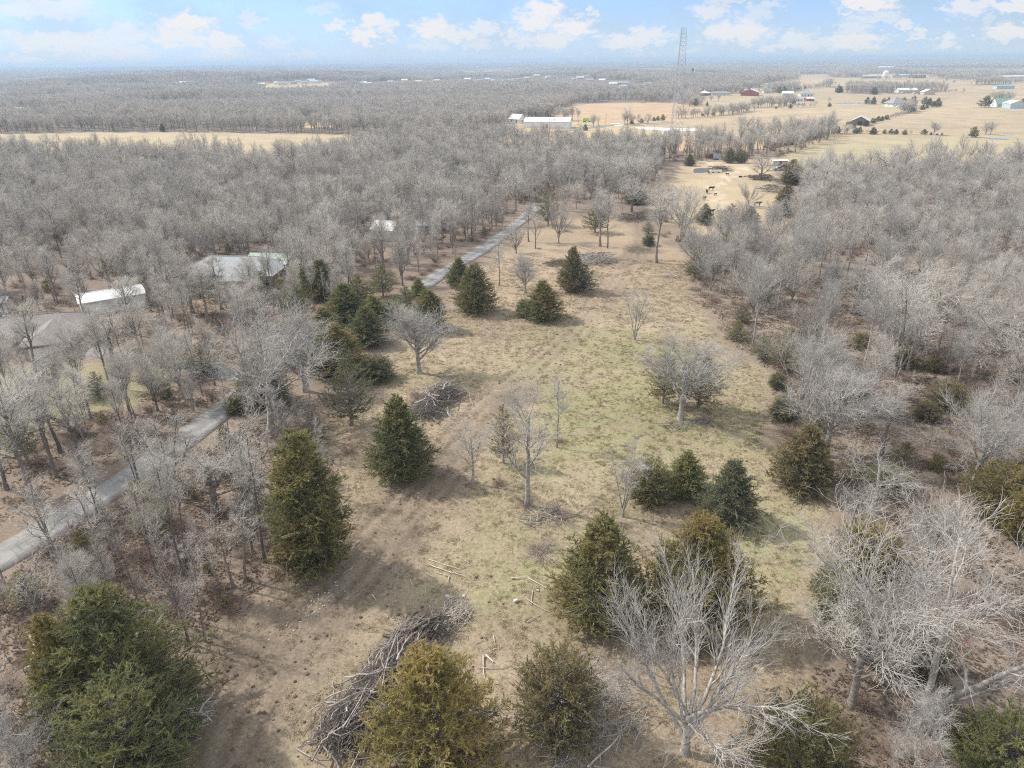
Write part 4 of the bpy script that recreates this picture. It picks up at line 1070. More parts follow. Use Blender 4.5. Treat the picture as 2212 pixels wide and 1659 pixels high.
# far masts and poles
def pole(label, p, h, r=.16, arm=True, name='utility_pole', cat='pole', mt='pole_wood'):
    t_ = thing(name, label, cat, p)
    m_ = MB(); m_.bar((0, 0, -.5), (0, 0, h), r, 6, r * .7); m_.build('pole', M[mt], t_)
    if arm: m_ = MB(); m_.box(-1.1, 1.1, -.24, -.08, h - .8, h - .62); m_.build('crossarm', M['pole_wood'], t_)
for lb, K, x, y, yt in (('wooden pole in front of the long white barn, right of its doorway', K1, 702, 332, 205), ('wooden pole before the barn, nearer its gabled right end', K1, 770, 332, 215), ('utility pole beside the road in front of the red field', K1, 1435, 298, 150),
                        ('short utility pole in the tan grass below the road', K1, 1355, 405, 325), ('utility pole among the far cedars right of the red barn', K3, 1255, 328, 250),
                        ('pole at the end of the row of leaning cedars', K4, 1235, 655, 560), ('pole at the village edge left of the dark wood', KB, 1410, 655, 610)):
    q = at(*K(x, y)); pole(lb, q, max(6, min(14, h_to(q, K(x, yt)[1]) - q[2])), .17)
for lb, K, x, y, yt in (('thin far radio mast left of centre on the ridge', KB, 565, 470, 392), ('pale slender pylon far right, left one of a pair', K3, 1485, 80, 0), ('pale slender pylon far right, right one of a pair', K3, 1620, 105, 0), ('pale slender pylon standing alone beyond the far hedge', K3, 2090, 125, 40)):
    q = at(*K(x, y)); pole(lb, q, max(12, min(62, h_to(q, K(x, yt)[1]) - q[2], 66 - q[2])), m_of(q, .55) * .5, False, 'radio_mast', 'mast', 'steel')
# ------------------------------------------------------------------ trees one can point at
rngT = np.random.default_rng(2024)
TREES = []       # (x, y, radius) already taken
NB = [0]
def place_bare(p, h, w, style, label, group=None, mw='bark_grey', mt='twig_grey', variant=None, rz=None):
    ps = BARE[style]; q = ps[variant % len(ps)] if variant is not None else ps[rngT.integers(len(ps))]
    sz = h / q.h; sx = (w / q.w) if w else sz * rngT.uniform(.9, 1.15)
    sx = min(max(sx, sz * .6), sz * 1.9)
    t = thing('bare_tree', label, 'bare tree', p, rngT.uniform(0, 6.28) if rz is None else rz, group, (sx, sx, sz))
    link('trunk', q.trunk, t, mat=M[mw]); link('crown', q.crown, t, mat=M[mt])
    NB[0] += 1
    return t
def bare(u, v, vt, w, style, label, K=None, col='grey', variant=None, rz=None):
    if K: (u, v), vt = K(u, v), K(u, vt)[1]
    p = at(u, v); h = max(2.5, min(h_to(p, vt) - p[2], 21)); wd = m_of(p, w) if w else None
    mw, mt = {'grey': ('bark_grey', 'twig_grey'), 'silver': ('bark_silver', 'twig_silver'), 'dark': ('bark_dark', 'twig_grey'), 'pink': ('bark_grey', 'twig_pink')}[col]
    TREES.append((p[0], p[1], 3.0 if (w or 60) < 150 else 4.5))
    return place_bare(p, h, wd, style, label, None, mw, mt, variant, rz)
for a in (
 (905, 806, 640, 135, 'round', 'round-crowned bare tree with a clean pale trunk at the left meadow edge', None, 'silver', 0),
 (1138, 1092, 805, 190, 'scraggly', 'open pale-limbed bare tree standing alone in the middle of the meadow', None, 'silver', 0),
 (1022, 1045, 905, 130, 'scraggly', 'small crooked bare tree beside the rutted track, right of the green cedar', None, 'silver', 1),
 (1470, 905, 700, 205, 'round', 'big pale bare tree with green cedar growth inside its lower crown', None, 'silver', 1),
 (1371, 735, 615, 120, 'clump', 'thin pale bare tree near the track at the upper end of the meadow', None, 'silver', 0),
 (1203, 966, 800, 55, 'slim', 'slender pale sapling in the grass behind the open-limbed tree', None, 'silver', 0),
 (1345, 1117, 940, 95, 'clump', 'upright many-stemmed bare tree left of the row of small green cedars', None, 'silver', 1),
 (1078, 617, 505, 62, 'slim', 'narrow bare tree beside the lane, right of the dark cedar pair', None, 'grey', 1),
 (1134, 632, 545, 90, 'round', 'pale bare tree behind the bronze cedar in the upper meadow', None, 'silver', 0),
 (1207, 525, 405, 75, 'vase', 'vase-shaped bare tree on the leaf-strewn ground beside the lane', None, 'grey', 0),
 (1296, 532, 405, 100, 'forest', 'tall bare tree, left one of a close pair by the upper brush heap', None, 'grey', 1),
 (1312, 536, 420, 55, 'slim', 'thin dark-stemmed tree, right one of a close pair by the upper brush heap', None, 'dark', 0),
 (1418, 568, 405, 75, 'tall', 'tall thin bare tree standing right of the upper track', None, 'grey', 0),
 (1157, 537, 455, 40, 'scraggly', 'broken-topped thin tree with one side limb near the lane', None, 'dark', 0),
 (1142, 522, 435, 55, 'tall', 'straight dark-trunked tree at the lane edge behind the broken one', None, 'dark', 1),
 (1115, 547, 475, 70, 'vase', 'small fan-shaped leaning tree touching the lane edge', None, 'dark', 1),
 (1364, 458, 375, 95, 'oak', 'dark broad-crowned tree at the top of the clearing', None, 'dark', 0),
 (1476, 512, 385, 110, 'multi', 'many-stemmed grey tree on the fence line below the cow pasture', None, 'grey', 0),
 (1616, 447, 385, 62, 'vase', 'open fan-shaped tree inside the cow pasture', None, 'grey', 1),
 (1643, 389, 322, 95, 'oak', 'wide grey tree with felled limbs around it in the cow pasture', None, 'grey', 1),
 (1480, 1625, 1200, 520, 'vase', 'silvery fan-shaped tree with upswept limbs at the bottom of the meadow', None, 'silver', 0),
 (1985, 1570, 1110, 560, 'multi', 'huge many-trunked silvery tree filling the lower corner of the woods', None, 'silver', 0),
 (2121, 1011, 815, 330, 'vase', 'pale fan-shaped tree with dense upswept twigs above the bronze cedar clump', None, 'silver', 1),
 (1783, 985, 775, 270, 'round', 'domed grey tree leaning over the dark brownish cedar', None, 'silver', 1),
 (1905, 985, 820, 150, 'tall', 'single thin leaning trunk rising from the open woodland floor', None, 'dark', 0),
 (1881, 1107, 960, 260, 'scraggly', 'spreading crooked tree right of the dark brownish cedar', None, 'silver', 0),
 (1834, 1150, 1035, 110, 'scraggly', 'small dead-looking tree at the right edge of the lower meadow', None, 'silver', 1),
 (1938, 768, 555, 300, 'multi', 'massive grey oak with several trunks in the right woods', None, 'grey', 0),
 (2171, 822, 640, 230, 'oak', 'large dark-limbed tree near the right frame edge above the pale fan tree', None, 'grey', 0),
 (1713, 615, 495, 100, 'clump', 'group of thin straight stems at the woods edge, right of the upper track', None, 'grey', 0),
 (1768, 452, 335, 115, 'oak', 'big grey tree right of the tall bronze cedars', None, 'grey', 1),
 (1921, 398, 312, 120, 'oak', 'heavy-limbed tree with dark bushes below at the back of the right woods', None, 'grey', 0),
 (15, 1058, 850, 120, 'tall', 'tall dark trunk at the left frame edge above the lane', None, 'dark', 0),
 (83, 1087, 800, 190, 'forest', 'tall dark forked tree on the leafy slope just above the lane', None, 'dark', 0),
 (113, 1008, 830, 100, 'tall', 'straight dark trunk behind the tall forked tree above the lane', None, 'dark', 1),
 (131, 977, 770, 130, 'tall', 'dark trunk with a pale crown, third up the slope above the lane', None, 'dark', 0),
 (177, 1003, 810, 140, 'forest', 'slim dark tree right of three dark trunks above the lane', None, 'dark', 1),
 (300, 1040, 905, 90, 'scraggly', 'dark leaning stump-topped tree at the near edge of the lane', None, 'dark', 0),
 (467, 1110, 905, 250, 'oak', 'broad-crowned tree with a nest-like tangle between lane and meadow', None, 'grey', 0),
 (380, 1078, 880, 140, 'clump', 'pair of straight stems leaning over the lane', None, 'dark', 0),
 (573, 1214, 980, 110, 'pole', 'tall thin dark-stemmed tree just left of the gold-topped cedar', None, 'dark', 0),
 (548, 1205, 1000, 80, 'pole', 'thin stem beside the tall dark-stemmed tree by the gold-topped cedar', None, 'dark', 1),
 (530, 1253, 1085, 110, 'pole', 'pale straight trunk standing at the brown bank edge', None, 'grey', 1),
 (480, 1277, 1120, 120, 'pole', 'trunk leaning left over the brown bramble bank', None, 'grey', 0),
 (505, 1268, 1100, 90, 'pole', 'slim trunk between two leaning ones on the bramble bank', None, 'grey', 0),
 (127, 1250, 1010, 110, 'pole', 'long bare stem rising in front of the lane near the left edge', None, 'grey', 1),
 (237, 1252, 1040, 150, 'pole', 'thick-trunked tree on the near side of the lane', None, 'grey', 2),
 (167, 1288, 1060, 130, 'pole', 'cluster of grey stems behind the big dark cedar', None, 'grey', 1),
 (90, 1375, 1200, 150, 'scraggly', 'dark crooked stem left of the big dark cedar', None, 'dark', 1),
 (40, 1720, 1500, 330, 'vase', 'pale sprawling tree at the bottom left frame corner', None, 'silver', 1),
 (243, 778, 655, 170, 'oak', 'thick dark-trunked yard tree beside the brick house driveway', None, 'dark', 1),
 (310, 775, 650, 100, 'forest', 'dark forked yard tree at the far side of the driveway', None, 'dark', 0),
 (363, 782, 672, 110, 'forest', 'yard tree with a forked trunk right of the driveway bend', None, 'dark', 1),
 (93, 838, 645, 120, 'tall', 'tall yard tree in front of the brown hip-roofed house', None, 'dark', 0),
 (163, 826, 700, 120, 'forest', 'yard tree standing on the lawn below the brown roof', None, 'dark', 2),
 (588, 926, 630, 260, 'oak', 'large tangled pale tree left of the dark cedar thicket', None, 'silver', 1),
 (660, 845, 655, 190, 'round', 'bushy pale bare tree growing in front of the cedar thicket', None, 'silver', 0),
 (420, 890, 790, 160, 'clump', 'pale bushy saplings between the lawn and the lane', None, 'silver', 0),
 (452, 694, 560, 100, 'forest', 'tall bare tree in front of the left end of the grey hip roof', None, 'grey', 0), (508, 706, 585, 90, 'forest', 'bare tree standing before the middle of the grey hip roof', None, 'grey', 1), (548, 690, 560, 80, 'tall', 'slim bare tree before the wing of the grey hip-roofed house', None, 'grey', 0), (478, 668, 545, 70, 'tall', 'slim bare tree close to the grey house wall', None, 'dark', 1), (415, 676, 540, 110, 'round', 'bushy bare tree left of the grey hip-roofed house', None, 'pink', 0),
 (286, 724, 590, 100, 'forest', 'bare tree at the right end of the long white shed', None, 'dark', 0), (190, 704, 580, 90, 'tall', 'slim bare tree at the open gable of the long white shed', None, 'dark', 1),
 (1990, 255, None, 0, None, '', None, 'grey', 0),
):
    if a[4] is None: continue
    bare(*a)
for x, y, yt, w, st, lb in ((1145, 990, 800, 200, 'round', 'round bare tree standing alone beside the field hedge'),):
    bare(x, y, yt, w / 4.022 * .737, st, lb, K4)
for x, y, yt, w, st, lb in ((1075, 295, 60, 90, 'tall', 'tall bare tree at the right end of the barn tree row'), (1275, 320, 135, 110, 'round', 'bare tree in the grass right of the green truck'), (1340, 315, 155, 90, 'scraggly', 'leaning bare tree beside the utility pole near the green truck'),
                        (1715, 290, 40, 150, 'oak', 'large bare tree in front of the red field'), (1000, 240, 60, 90, 'forest', 'bare tree behind the right gable of the white barn'), (1285, 555, 400, 90, 'clump', 'bare tree behind the teal-roofed house'), (600, 545, 350, 150, 'vase', 'fan-shaped bare tree at the edge of the tan grass below the barn'), (1680, 610, 330, 150, 'multi', 'many-stemmed bare tree in the middle hedgerow')):
    bare(x, y, yt, w / 4.424 * .737, st, lb, K1)

NC = [0]
def cedar(u, v, vt, w, kind, mt, label, K=None, group=None, variant=None, name='cedar_tree', cat='cedar'):
    if K:
        vt = K(u, vt)[1]; w = w / (4.424 if K in (K1, K2, K3) else 4.022 if K is K4 else 2.212) * .737
        u, v = K(u, v)
    p = at(u, v); h = h_to(p, vt) - p[2]
    # a crown's top shows in front of or behind its base line: keep it a sane height
    h = max(1.2, min(h, 17)); wd = m_of(p, w * (1.05 if 440 < u < 960 and 540 < v < 880 else .88 if kind != 'far' else 1.04))
    ps = CED[kind]; q = ps[(variant if variant is not None else NC[0]) % len(ps)]
    sx, sz = wd / q.w * 1.05, h / q.h
    sx = min(max(sx, sz * .45), sz * 2.2)
    t = thing(name, label, cat, p, rngT.uniform(0, 6.28), group, (sx, sx, sz))
    link('trunk', q.trunk, t, mat=M['bark_grey']); link('crown', q.crown, t, mat=M['cedar_' + mt])
    TREES.append((p[0], p[1], wd * .42)); NC[0] += 1
    return t
for a in (
 (868, 1026, 848, 152, 'cone', 'green', 'conical fresh green cedar standing beside the rutted track'),
 (760, 918, 735, 125, 'open', 'dark', 'dark ragged cedar with bare branches showing, left of the conical green cedar'),
 (812, 818, 762, 82, 'round', 'dark', 'round dark cedar bush touching the ragged dark cedar'),
 (1028, 672, 563, 104, 'broad', 'olive', 'dense rusty green cedar, larger one of the pair by the lane'),
 (992, 618, 553, 64, 'cone', 'green', 'green cedar half behind the dense rusty one by the lane'),
 (1172, 688, 602, 96, 'cone', 'olive', 'broad bronze-tinged cedar in the upper meadow'),
 (1236, 628, 527, 72, 'cone', 'brown', 'tall brownish cedar standing in front of a pale brush heap'),
 (1262, 630, 568, 74, 'open', 'grey', 'grey-green drooping cedar at the foot of the tall brownish one'),
 (1130, 682, 640, 36, 'round', 'grey', 'small green juniper bush left of the broad bronze-tinged cedar'),
 (1728, 1052, 908, 148, 'cone', 'brown', 'dark brownish cedar at the right edge of the meadow'),
 (1572, 1125, 984, 135, 'cone', 'grey', 'grey-green cedar at the right end of the small cedar row'),
 (1478, 1068, 968, 104, 'cone', 'green', 'bright green cedar in the middle of the small cedar row'),
 (1400, 1082, 980, 108, 'round', 'olive', 'olive green cedar at the left end of the small cedar row'),
 (1503, 1330, 1108, 268, 'broad', 'bronze', 'big golden green cedar behind the silvery fan-shaped tree'),
 (1292, 1330, 1104, 215, 'cone', 'olive', 'tall brownish olive cedar left of the big golden green one'),
 (945, 1668, 1392, 330, 'broad', 'bronze', 'large golden bronze cedar at the bottom centre covering the brush pile'),
 (1205, 1585, 1385, 205, 'round', 'brown', 'dull olive cedar behind fallen branches right of the golden bronze cedar'),
 (680, 1222, 922, 172, 'column', 'olive', 'tall billowing cedar with a golden top between bank and track'),
 (285, 1570, 1268, 352, 'broad', 'green', 'very large dark green cedar in the lower left'),
 (178, 1575, 1322, 120, 'column', 'bronze', 'narrow orange-tipped cedar in front of the very large dark green one'),
 (300, 1700, 1455, 270, 'round', 'green', 'low spreading dark cedar at the bottom left with dead boughs'),
 (1715, 1720, 1508, 245, 'round', 'olive', 'rounded olive cedar at the bottom edge behind crooked twigs'),
 (2140, 1720, 1530, 210, 'round', 'green', 'dark green cedar in the bottom right corner'),
 (2150, 1112, 990, 165, 'round', 'bronze', 'golden cedar clump near the right frame edge'),
 (2195, 1160, 1040, 110, 'round', 'bronze', 'golden cedar just below the golden clump at the right frame edge'),
 (1866, 1236, 1128, 170, 'round', 'bronze', 'golden green cedar behind twigs of the huge many-trunked tree'),
 (1790, 1290, 1210, 90, 'round', 'olive', 'olive juniper bush at the lower right meadow edge'),
 (1694, 800, 702, 92, 'open', 'olive', 'spreading yellow-green cedar at the right meadow edge'),
 (1752, 752, 688, 96, 'open', 'olive', 'yellow-green cedar behind the spreading one at the right meadow edge'),
 (1690, 905, 848, 70, 'round', 'green', 'small deep green cedar above the dark brownish cedar'),
 (1678, 838, 800, 46, 'round', 'dark', 'little dark bush at the woods edge below the spreading yellow-green cedar'),
 (2045, 882, 815, 96, 'round', 'brown', 'rust orange cedar in the right woods'),
 (1950, 790, 745, 60, 'round', 'bronze', 'golden green cedar at the foot of the massive grey oak'),
 (1694, 466, 398, 54, 'column', 'brown', 'tall rusty cedar, nearer one of the pair at the pasture corner'),
 (1707, 398, 343, 62, 'column', 'brown', 'tall dark rusty cedar, farther one of the pair at the pasture corner'),
 (1576, 494, 438, 78, 'open', 'grey', 'grey-green cedar at the near end of the cow pasture'),
 (1618, 494, 443, 48, 'cone', 'dark', 'dark cedar right beside the grey-green one at the near pasture end'),
 (1521, 484, 438, 42, 'cone', 'dark', 'dark cedar behind grey stems at the left of the cow pasture'),
 (1489, 358, 332, 28, 'cone', 'dark', 'dark cedar by the pasture pond'),
 (1600, 352, 322, 33, 'round', 'olive', 'olive cedar at the back of the pasture, right of its neighbour'),
 (1575, 352, 318, 30, 'cone', 'grey', 'grey-green cedar at the back of the pasture, left of its neighbour'),
 (1184, 487, 402, 62, 'open', 'dark', 'shaggy dark cedar in the woods edge beyond the lane end'),
 (1285, 503, 438, 66, 'open', 'dark', 'dark cedar behind the close pair of bare trees'),
 (1372, 440, 400, 60, 'round', 'dark', 'dark cedar under the broad-crowned tree at the top of the clearing'),
 (1401, 530, 505, 32, 'round', 'dark', 'little dark cedar by the upper track'),
 (1047, 508, 490, 26, 'open', 'grey', 'small cedar among trunks at the far lane side'),
 (700, 645, 555, 74, 'cone', 'olive', 'olive cedar at the back of the cedar thicket'),
 (748, 695, 606, 84, 'cone', 'green', 'green cedar in the middle of the cedar thicket'),
 (828, 640, 568, 54, 'open', 'green', 'green open-branched cedar standing by the driveway entrance'),
 (905, 642, 598, 38, 'cone', 'green', 'small pointed green cedar right at the lane edge'),
 (930, 712, 622, 72, 'column', 'olive', 'olive cedar behind the round-crowned bare tree'),
 (850, 702, 636, 74, 'open', 'green', 'fresh green cedar at the right side of the cedar thicket'),
 (795, 742, 655, 84, 'cone', 'dark', 'dark green cedar at the front of the cedar thicket'),
 (705, 742, 658, 92, 'cone', 'olive', 'olive green cedar left of the dark one in the thicket'),
 (730, 805, 690, 112, 'cone', 'bronze', 'bronze-green cedar at the front of the thicket behind pale branches'),
 (572, 652, 583, 34, 'column', 'green', 'narrow green cedar before the grey hip-roofed house'),
 (645, 695, 598, 66, 'open', 'green', 'yellowish green cedar at the left of the cedar thicket'),
 (470, 650, 580, 42, 'open', 'grey', 'blue-green cedar in front of the grey roof'),
 (574, 872, 768, 108, 'round', 'grey', 'rounded grey-green cedar overhanging the lane'),
 (510, 893, 850, 54, 'round', 'green', 'low dark green cedar at the lane edge'),
 (440, 806, 738, 96, 'open', 'grey', 'grey-green cedar among trunks beyond the lane'),
 (333, 1166, 1042, 92, 'open', 'olive', 'shaggy cedar tangled in brown vines between lane and bank'),
 (197, 1232, 1140, 78, 'open', 'olive', 'thin olive cedar among stems near the lane'),
 (545, 1090, 1000, 72, 'open', 'olive', 'sparse olive cedar left of the tall billowing one'),
 (60, 1300, 1230, 90, 'open', 'olive', 'ragged olive cedar below the lane at the left edge'),
 (146, 370, 345, 26, 'cone', 'dark', 'single dark cedar in the upper left woods'),
 (352, 284, 266, 12, 'far', 'dark', 'lone dark conifer behind the left field crest'),
 (1432, 872, 752, 92, 'open', 'olive', 'loose green cedar in the left half of the big pale tree crown'),
 (1508, 880, 748, 112, 'open', 'olive', 'loose olive cedar in the right half of the big pale tree crown'),
 (1088, 1000, 868, 74, 'open', 'olive', 'patchy green cedar showing through the open pale-limbed tree'),
 (1500, 600, 545, 60, 'open', 'green', 'green cedar at the right woods edge by the upper track'),
 (1590, 735, 690, 62, 'open', 'olive', 'olive cedar at the corner of the right woods'),
 (1945, 398, 380, 34, 'round', 'dark', 'dark evergreen bush below the heavy-limbed tree'),
 (1400, 505, 480, 34, 'open', 'grey', 'grey-green sapling cedar beside the upper track'),
 (330, 830, 790, 50, 'open', 'green', 'young green cedar on the lawn'),
 (215, 860, 800, 60, 'open', 'grey', 'grey-green young cedar near the lawn edge'),
 (60, 1000, 850, 90, 'open', 'grey', 'thin grey-green cedar among dark trunks above the lane'),
 (1688, 612, 575, 46, 'open', 'olive', 'olive cedar sprig among grey twigs near the group of straight stems'),
 (1761, 690, 650, 60, 'open', 'brown', 'brownish olive cedar between the straight stems and the massive oak'),
 (1861, 752, 712, 54, 'round', 'olive', 'low olive cedar left of the massive oak'),
 (2015, 800, 765, 56, 'round', 'brown', 'low rusty cedar right of the massive oak'),
 (1601, 695, 655, 52, 'open', 'dark', 'dark thin cedar inside the right woods edge'),
 (1908, 895, 845, 70, 'open', 'grey', 'grey-green cedar behind the single thin leaning trunk'),
 (1998, 905, 862, 66, 'round', 'brown', 'rusty low cedar left of the rust orange one'),
 (1950, 1000, 950, 60, 'open', 'olive', 'thin olive cedar right of the single leaning trunk'),
 (1915, 1062, 1000, 110, 'round', 'grey', 'grey-green cedar under the spreading crooked tree'),
 (2010, 1140, 1085, 70, 'open', 'green', 'green cedar sprigs below the golden clump in the woods'),
 (1885, 1405, 1288, 165, 'round', 'olive', 'olive cedar behind the limbs of the huge many-trunked tree'),
 (1800, 1345, 1235, 100, 'round', 'green', 'green cedar at the meadow edge left of the huge many-trunked tree'),
 (1975, 1455, 1340, 120, 'round', 'brown', 'brown-green cedar between trunks of the huge many-trunked tree'),
 (612, 655, 598, 58, 'open', 'olive', 'olive cedar at the far left end of the cedar thicket'),
 (662, 632, 572, 56, 'cone', 'green', 'green cedar between the grey-roofed house and the thicket'),
 (775, 655, 588, 76, 'open', 'olive', 'loose olive cedar at the back right of the thicket'),
 (808, 700, 632, 74, 'cone', 'green', 'green cedar squeezed between thicket and driveway entrance'),
 (622, 752, 690, 72, 'open', 'grey', 'grey-green cedar behind the bushy pale bare tree'),
 (682, 800, 722, 92, 'open', 'green', 'green cedar directly behind the bushy pale bare tree'),
 (878, 668, 615, 56, 'open', 'olive', 'olive cedar just left of the small pointed one at the lane'),
 (1645, 775, 722, 66, 'open', 'green', 'green cedar at the right meadow edge above the yellow-green pair'),
 (1530, 585, 535, 52, 'open', 'olive', 'olive cedar in the woods edge near the pale brush'),
 (1655, 660, 608, 62, 'open', 'grey', 'grey-green cedar inside the woods right of the upper track'),
 (1838, 870, 815, 74, 'round', 'green', 'green cedar beneath the domed grey tree'),
 (1835, 1035, 985, 66, 'open', 'olive', 'olive cedar right behind the dark brownish cedar'),
 (1760, 930, 880, 60, 'open', 'green', 'green cedar sprigs left of the leaning domed tree trunk'),
 (2080, 1630, 1540, 110, 'round', 'brown', 'brown-green cedar under the thick limb in the lower corner'),
): cedar(*a)
HEDGE_LABELS = ['dark cedar at the left end of the crossing hedge', 'low dark cedar in front of the weathered open barn', 'dark cedar, left one of two in the hedge below the weathered barn', 'dark cedar, right one of two in the hedge below the weathered barn', 'widest dark cedar of the crossing hedge, right of the barn', 'narrow dark cedar right of the widest one in the crossing hedge', 'dark cedar, left one of a touching pair in the crossing hedge', 'dark cedar, right one of a touching pair in the crossing hedge', 'single dark cedar midway along the crossing hedge', 'spreading dark cedar left of the round bare field tree', 'small dark cedar just left of the round bare field tree', 'tiny dark juniper under the round bare field tree', 'small upright juniper right of the round bare field tree', 'dark cedar against the right wall of the weathered barn', 'first dark cedar of the slanting row beside the weathered barn', 'second dark cedar of the slanting row beside the weathered barn', 'third dark cedar of the slanting row beside the weathered barn', 'last dark cedar of the slanting row, farthest from the barn', 'broad low dark cedar at the bend of the far hedge', 'round dark cedar left of the tall leaning cedars', 'small round dark cedar touching the tall leaning cedars', 'leaning dark cedar, shorter one near the field pole', 'tall leaning dark cedar next to the field pole']
for i, (x, y, h, w, k) in enumerate(((15,975,100,60,'far'),(195,905,60,80,'far'),(225,970,75,70,'far'),(270,970,85,75,'far'),(430,980,90,110,'far'),(565,975,60,50,'far'),(640,980,70,70,'far'),(700,975,60,65,'far'),(805,985,65,55,'far'),(1030,985,75,100,'far'),(1115,985,38,45,'far'),(1185,990,28,45,'far'),(1240,995,40,28,'far'),
    (345,885,70,80,'far'),(430,850,70,70,'far'),(490,835,75,80,'far'),(535,820,60,50,'far'),(590,805,62,70,'far'),(905,715,50,95,'far'),(1015,690,65,75,'far'),(1065,675,50,45,'far'),(1140,662,75,90,'far'),(1190,655,110,80,'far'))):
    cedar(x, y, y - h, w, k, ('dark', 'brown', 'green', 'dark')[i % 4], HEDGE_LABELS[i], K4, 'cedars in the hedge across the fields')
for x, y, h, w, m_, lb in ((1610,1015,140,100,'olive','irregular cedar alone in the field right of the hedge end'), (360,630,90,70,'grey','upright pine, left one of two by the far pond'), (435,625,90,65,'grey','upright pine, right one of two by the far pond'), (555,620,65,60,'grey','round pine left of the pyramid-roofed house'), (610,620,80,50,'brown','brownish tree close to the pyramid-roofed house'),
    (440,510,95,130,'dark','wide dark evergreen before the far belt of trees'), (30,490,95,90,'dark','dark ragged evergreens at the left of the far tree belt'), (1750,665,140,150,'dark','very large dark leaning cedar left of the white green-roofed house'), (1950,635,70,80,'dark','dark cedar in front of the white green-roofed house'), (2190,650,100,70,'dark','dark cedar at the right frame edge beside the pale grey barn'),
    (1035,640,105,90,'grey','greyish pine right of the pyramid-roofed house'), (1090,640,90,70,'grey','smaller greyish pine beside the leaning cedars'), (790,640,95,90,'grey','pale pine growing against the pyramid-roofed house'), (900,640,115,90,'grey','pale tall pine right of the pyramid-roofed house')):
    cedar(x, y, y - h, w, 'far', m_, lb, K4)
for x, y, h, w in ((1415,990,110,90),(1180,1020,80,110),(1260,1010,80,80),(1330,1000,60,60),(1530,970,60,70),(1620,940,50,60),(1060,1030,50,70),(1720,910,40,60)):
    cedar(x, y, y - h, w, 'far', 'dark', 'dark cedar along the foot of the middle hedgerow', K3, 'cedars at the foot of the middle hedgerow')
for x, y, h, w, lb in ((160,490,75,100,'wide dark cedar in the field right of the mast'), (315,500,45,35,'little dark cedar below the far brick house'), (1210,525,28,32,'tiny dark cedar alone in the tan field'), (1395,525,55,55,'pointed dark cedar in the tan field left of three bare shrubs'), (1435,460,50,65,'dark cedar beside the pale blue shed'), (1900,500,55,50,'dark round cedar at the left end of the far pond'),
    (1410,800,125,80,'tall ragged dark cedar in the middle hedgerow'), (975,790,65,60,'dark cedar left in the middle hedgerow'), (2000,840,90,70,'dark cedar at the right end of the middle hedgerow'), (300,290,50,60,'dark evergreen left of the long low far house'), (770,330,75,90,'dark cedar just left of the red barn'), (870,292,50,90,'dark cedars behind the red barn roof'), (1250,330,110,90,'big dark evergreen right of the red barn'), (1310,320,100,70,'second big evergreen right of the red barn'),
    (1490,275,45,130,'low dark evergreen screen on the far rise'), (1585,270,50,45,'leaning dark evergreen on the far rise'), (2030,320,95,80,'ragged dark evergreen left of the far tree belt'), (260,620,35,40,'dark juniper at the left of the long hedgerow'), (390,610,45,70,'dark juniper in the long hedgerow')):
    cedar(x, y, y - h, w, 'far', 'dark', lb, K3)
for x, y, h, w, lb in ((1172,365,85,65,'pointed brown cedar in the grass right of the white barn'), (1770,280,60,60,'dark cedar under the large bare tree by the red field'), (1900,270,65,70,'dark cedar left in the row below the red field'), (2060,240,50,50,'dark cedar in the row left of the mast'), (2110,235,60,50,'second dark cedar in the row left of the mast'), (2175,242,85,75,'largest dark cedar in the row beside the mast'),
    (1120,555,65,60,'dark cedar behind the teal-roofed house on its left'), (1800,620,110,70,'dark cedar standing in the middle of the hedgerow trees'), (2150,720,80,90,'olive cedar in the middle woods left of the pasture'), (1050,480,110,100,'grey-green tree left of the teal-roofed house')):
    cedar(x, y, y - h, w, 'far', 'dark' if 'olive' not in lb else 'olive', lb, K1)
for x, y, h, w, lb in ((1788, 640, 26, 24, 'single dark conifer on the slope below the left village'), (715, 573, 16, 16, 'left one of two dark far conifers'), (752, 573, 18, 16, 'right one of two dark far conifers'), (1130, 565, 22, 30, 'dark conifers beside the bare far clearing'), (1245, 575, 22, 18, 'dark conifer at the right of the bare far clearing')):
    cedar(x, y, y - h, w, 'far', 'dark', lb, KA)

# ------------------------------------------------------------------ the woods
lane_np = [tuple(p) for p in LANE]
def candidates(poly, cell, seed, dens=1.0, rmin=0, rmax=1e9):
    rng = np.random.default_rng(seed)
    lo, hi = poly.min(0), poly.max(0)
    nx, ny = int((hi[0] - lo[0]) / cell) + 1, int((hi[1] - lo[1]) / cell) + 1
    gx, gy = np.meshgrid(np.arange(nx), np.arange(ny))
    x = lo[0] + (gx.ravel() + rng.random(nx * ny)) * cell; y = lo[1] + (gy.ravel() + rng.random(nx * ny)) * cell
    r = np.hypot(x, y)
    k = inside(poly, x, y) & (r > rmin) & (r < rmax) & (np.abs(np.arctan2(x, y)) < R(47)) & (rng.random(len(x)) < dens)
    return x[k], y[k]
def clear(x, y, lane=3.6, trees=True):
    k = seg_dist(lane_np, x, y) > lane
    k &= seg_dist(DRIVES[0], x, y) > 3.2
    k &= seg_dist(BARNROAD, x, y) > 5
    for ex, ey, er in EXCL: k &= np.hypot(x - ex, y - ey) > er
    # leave the homes in view: no trunk straight in front of them
    if trees:
        for tx, ty, tr in TREES: k &= np.hypot(x - tx, y - ty) > tr
    return k
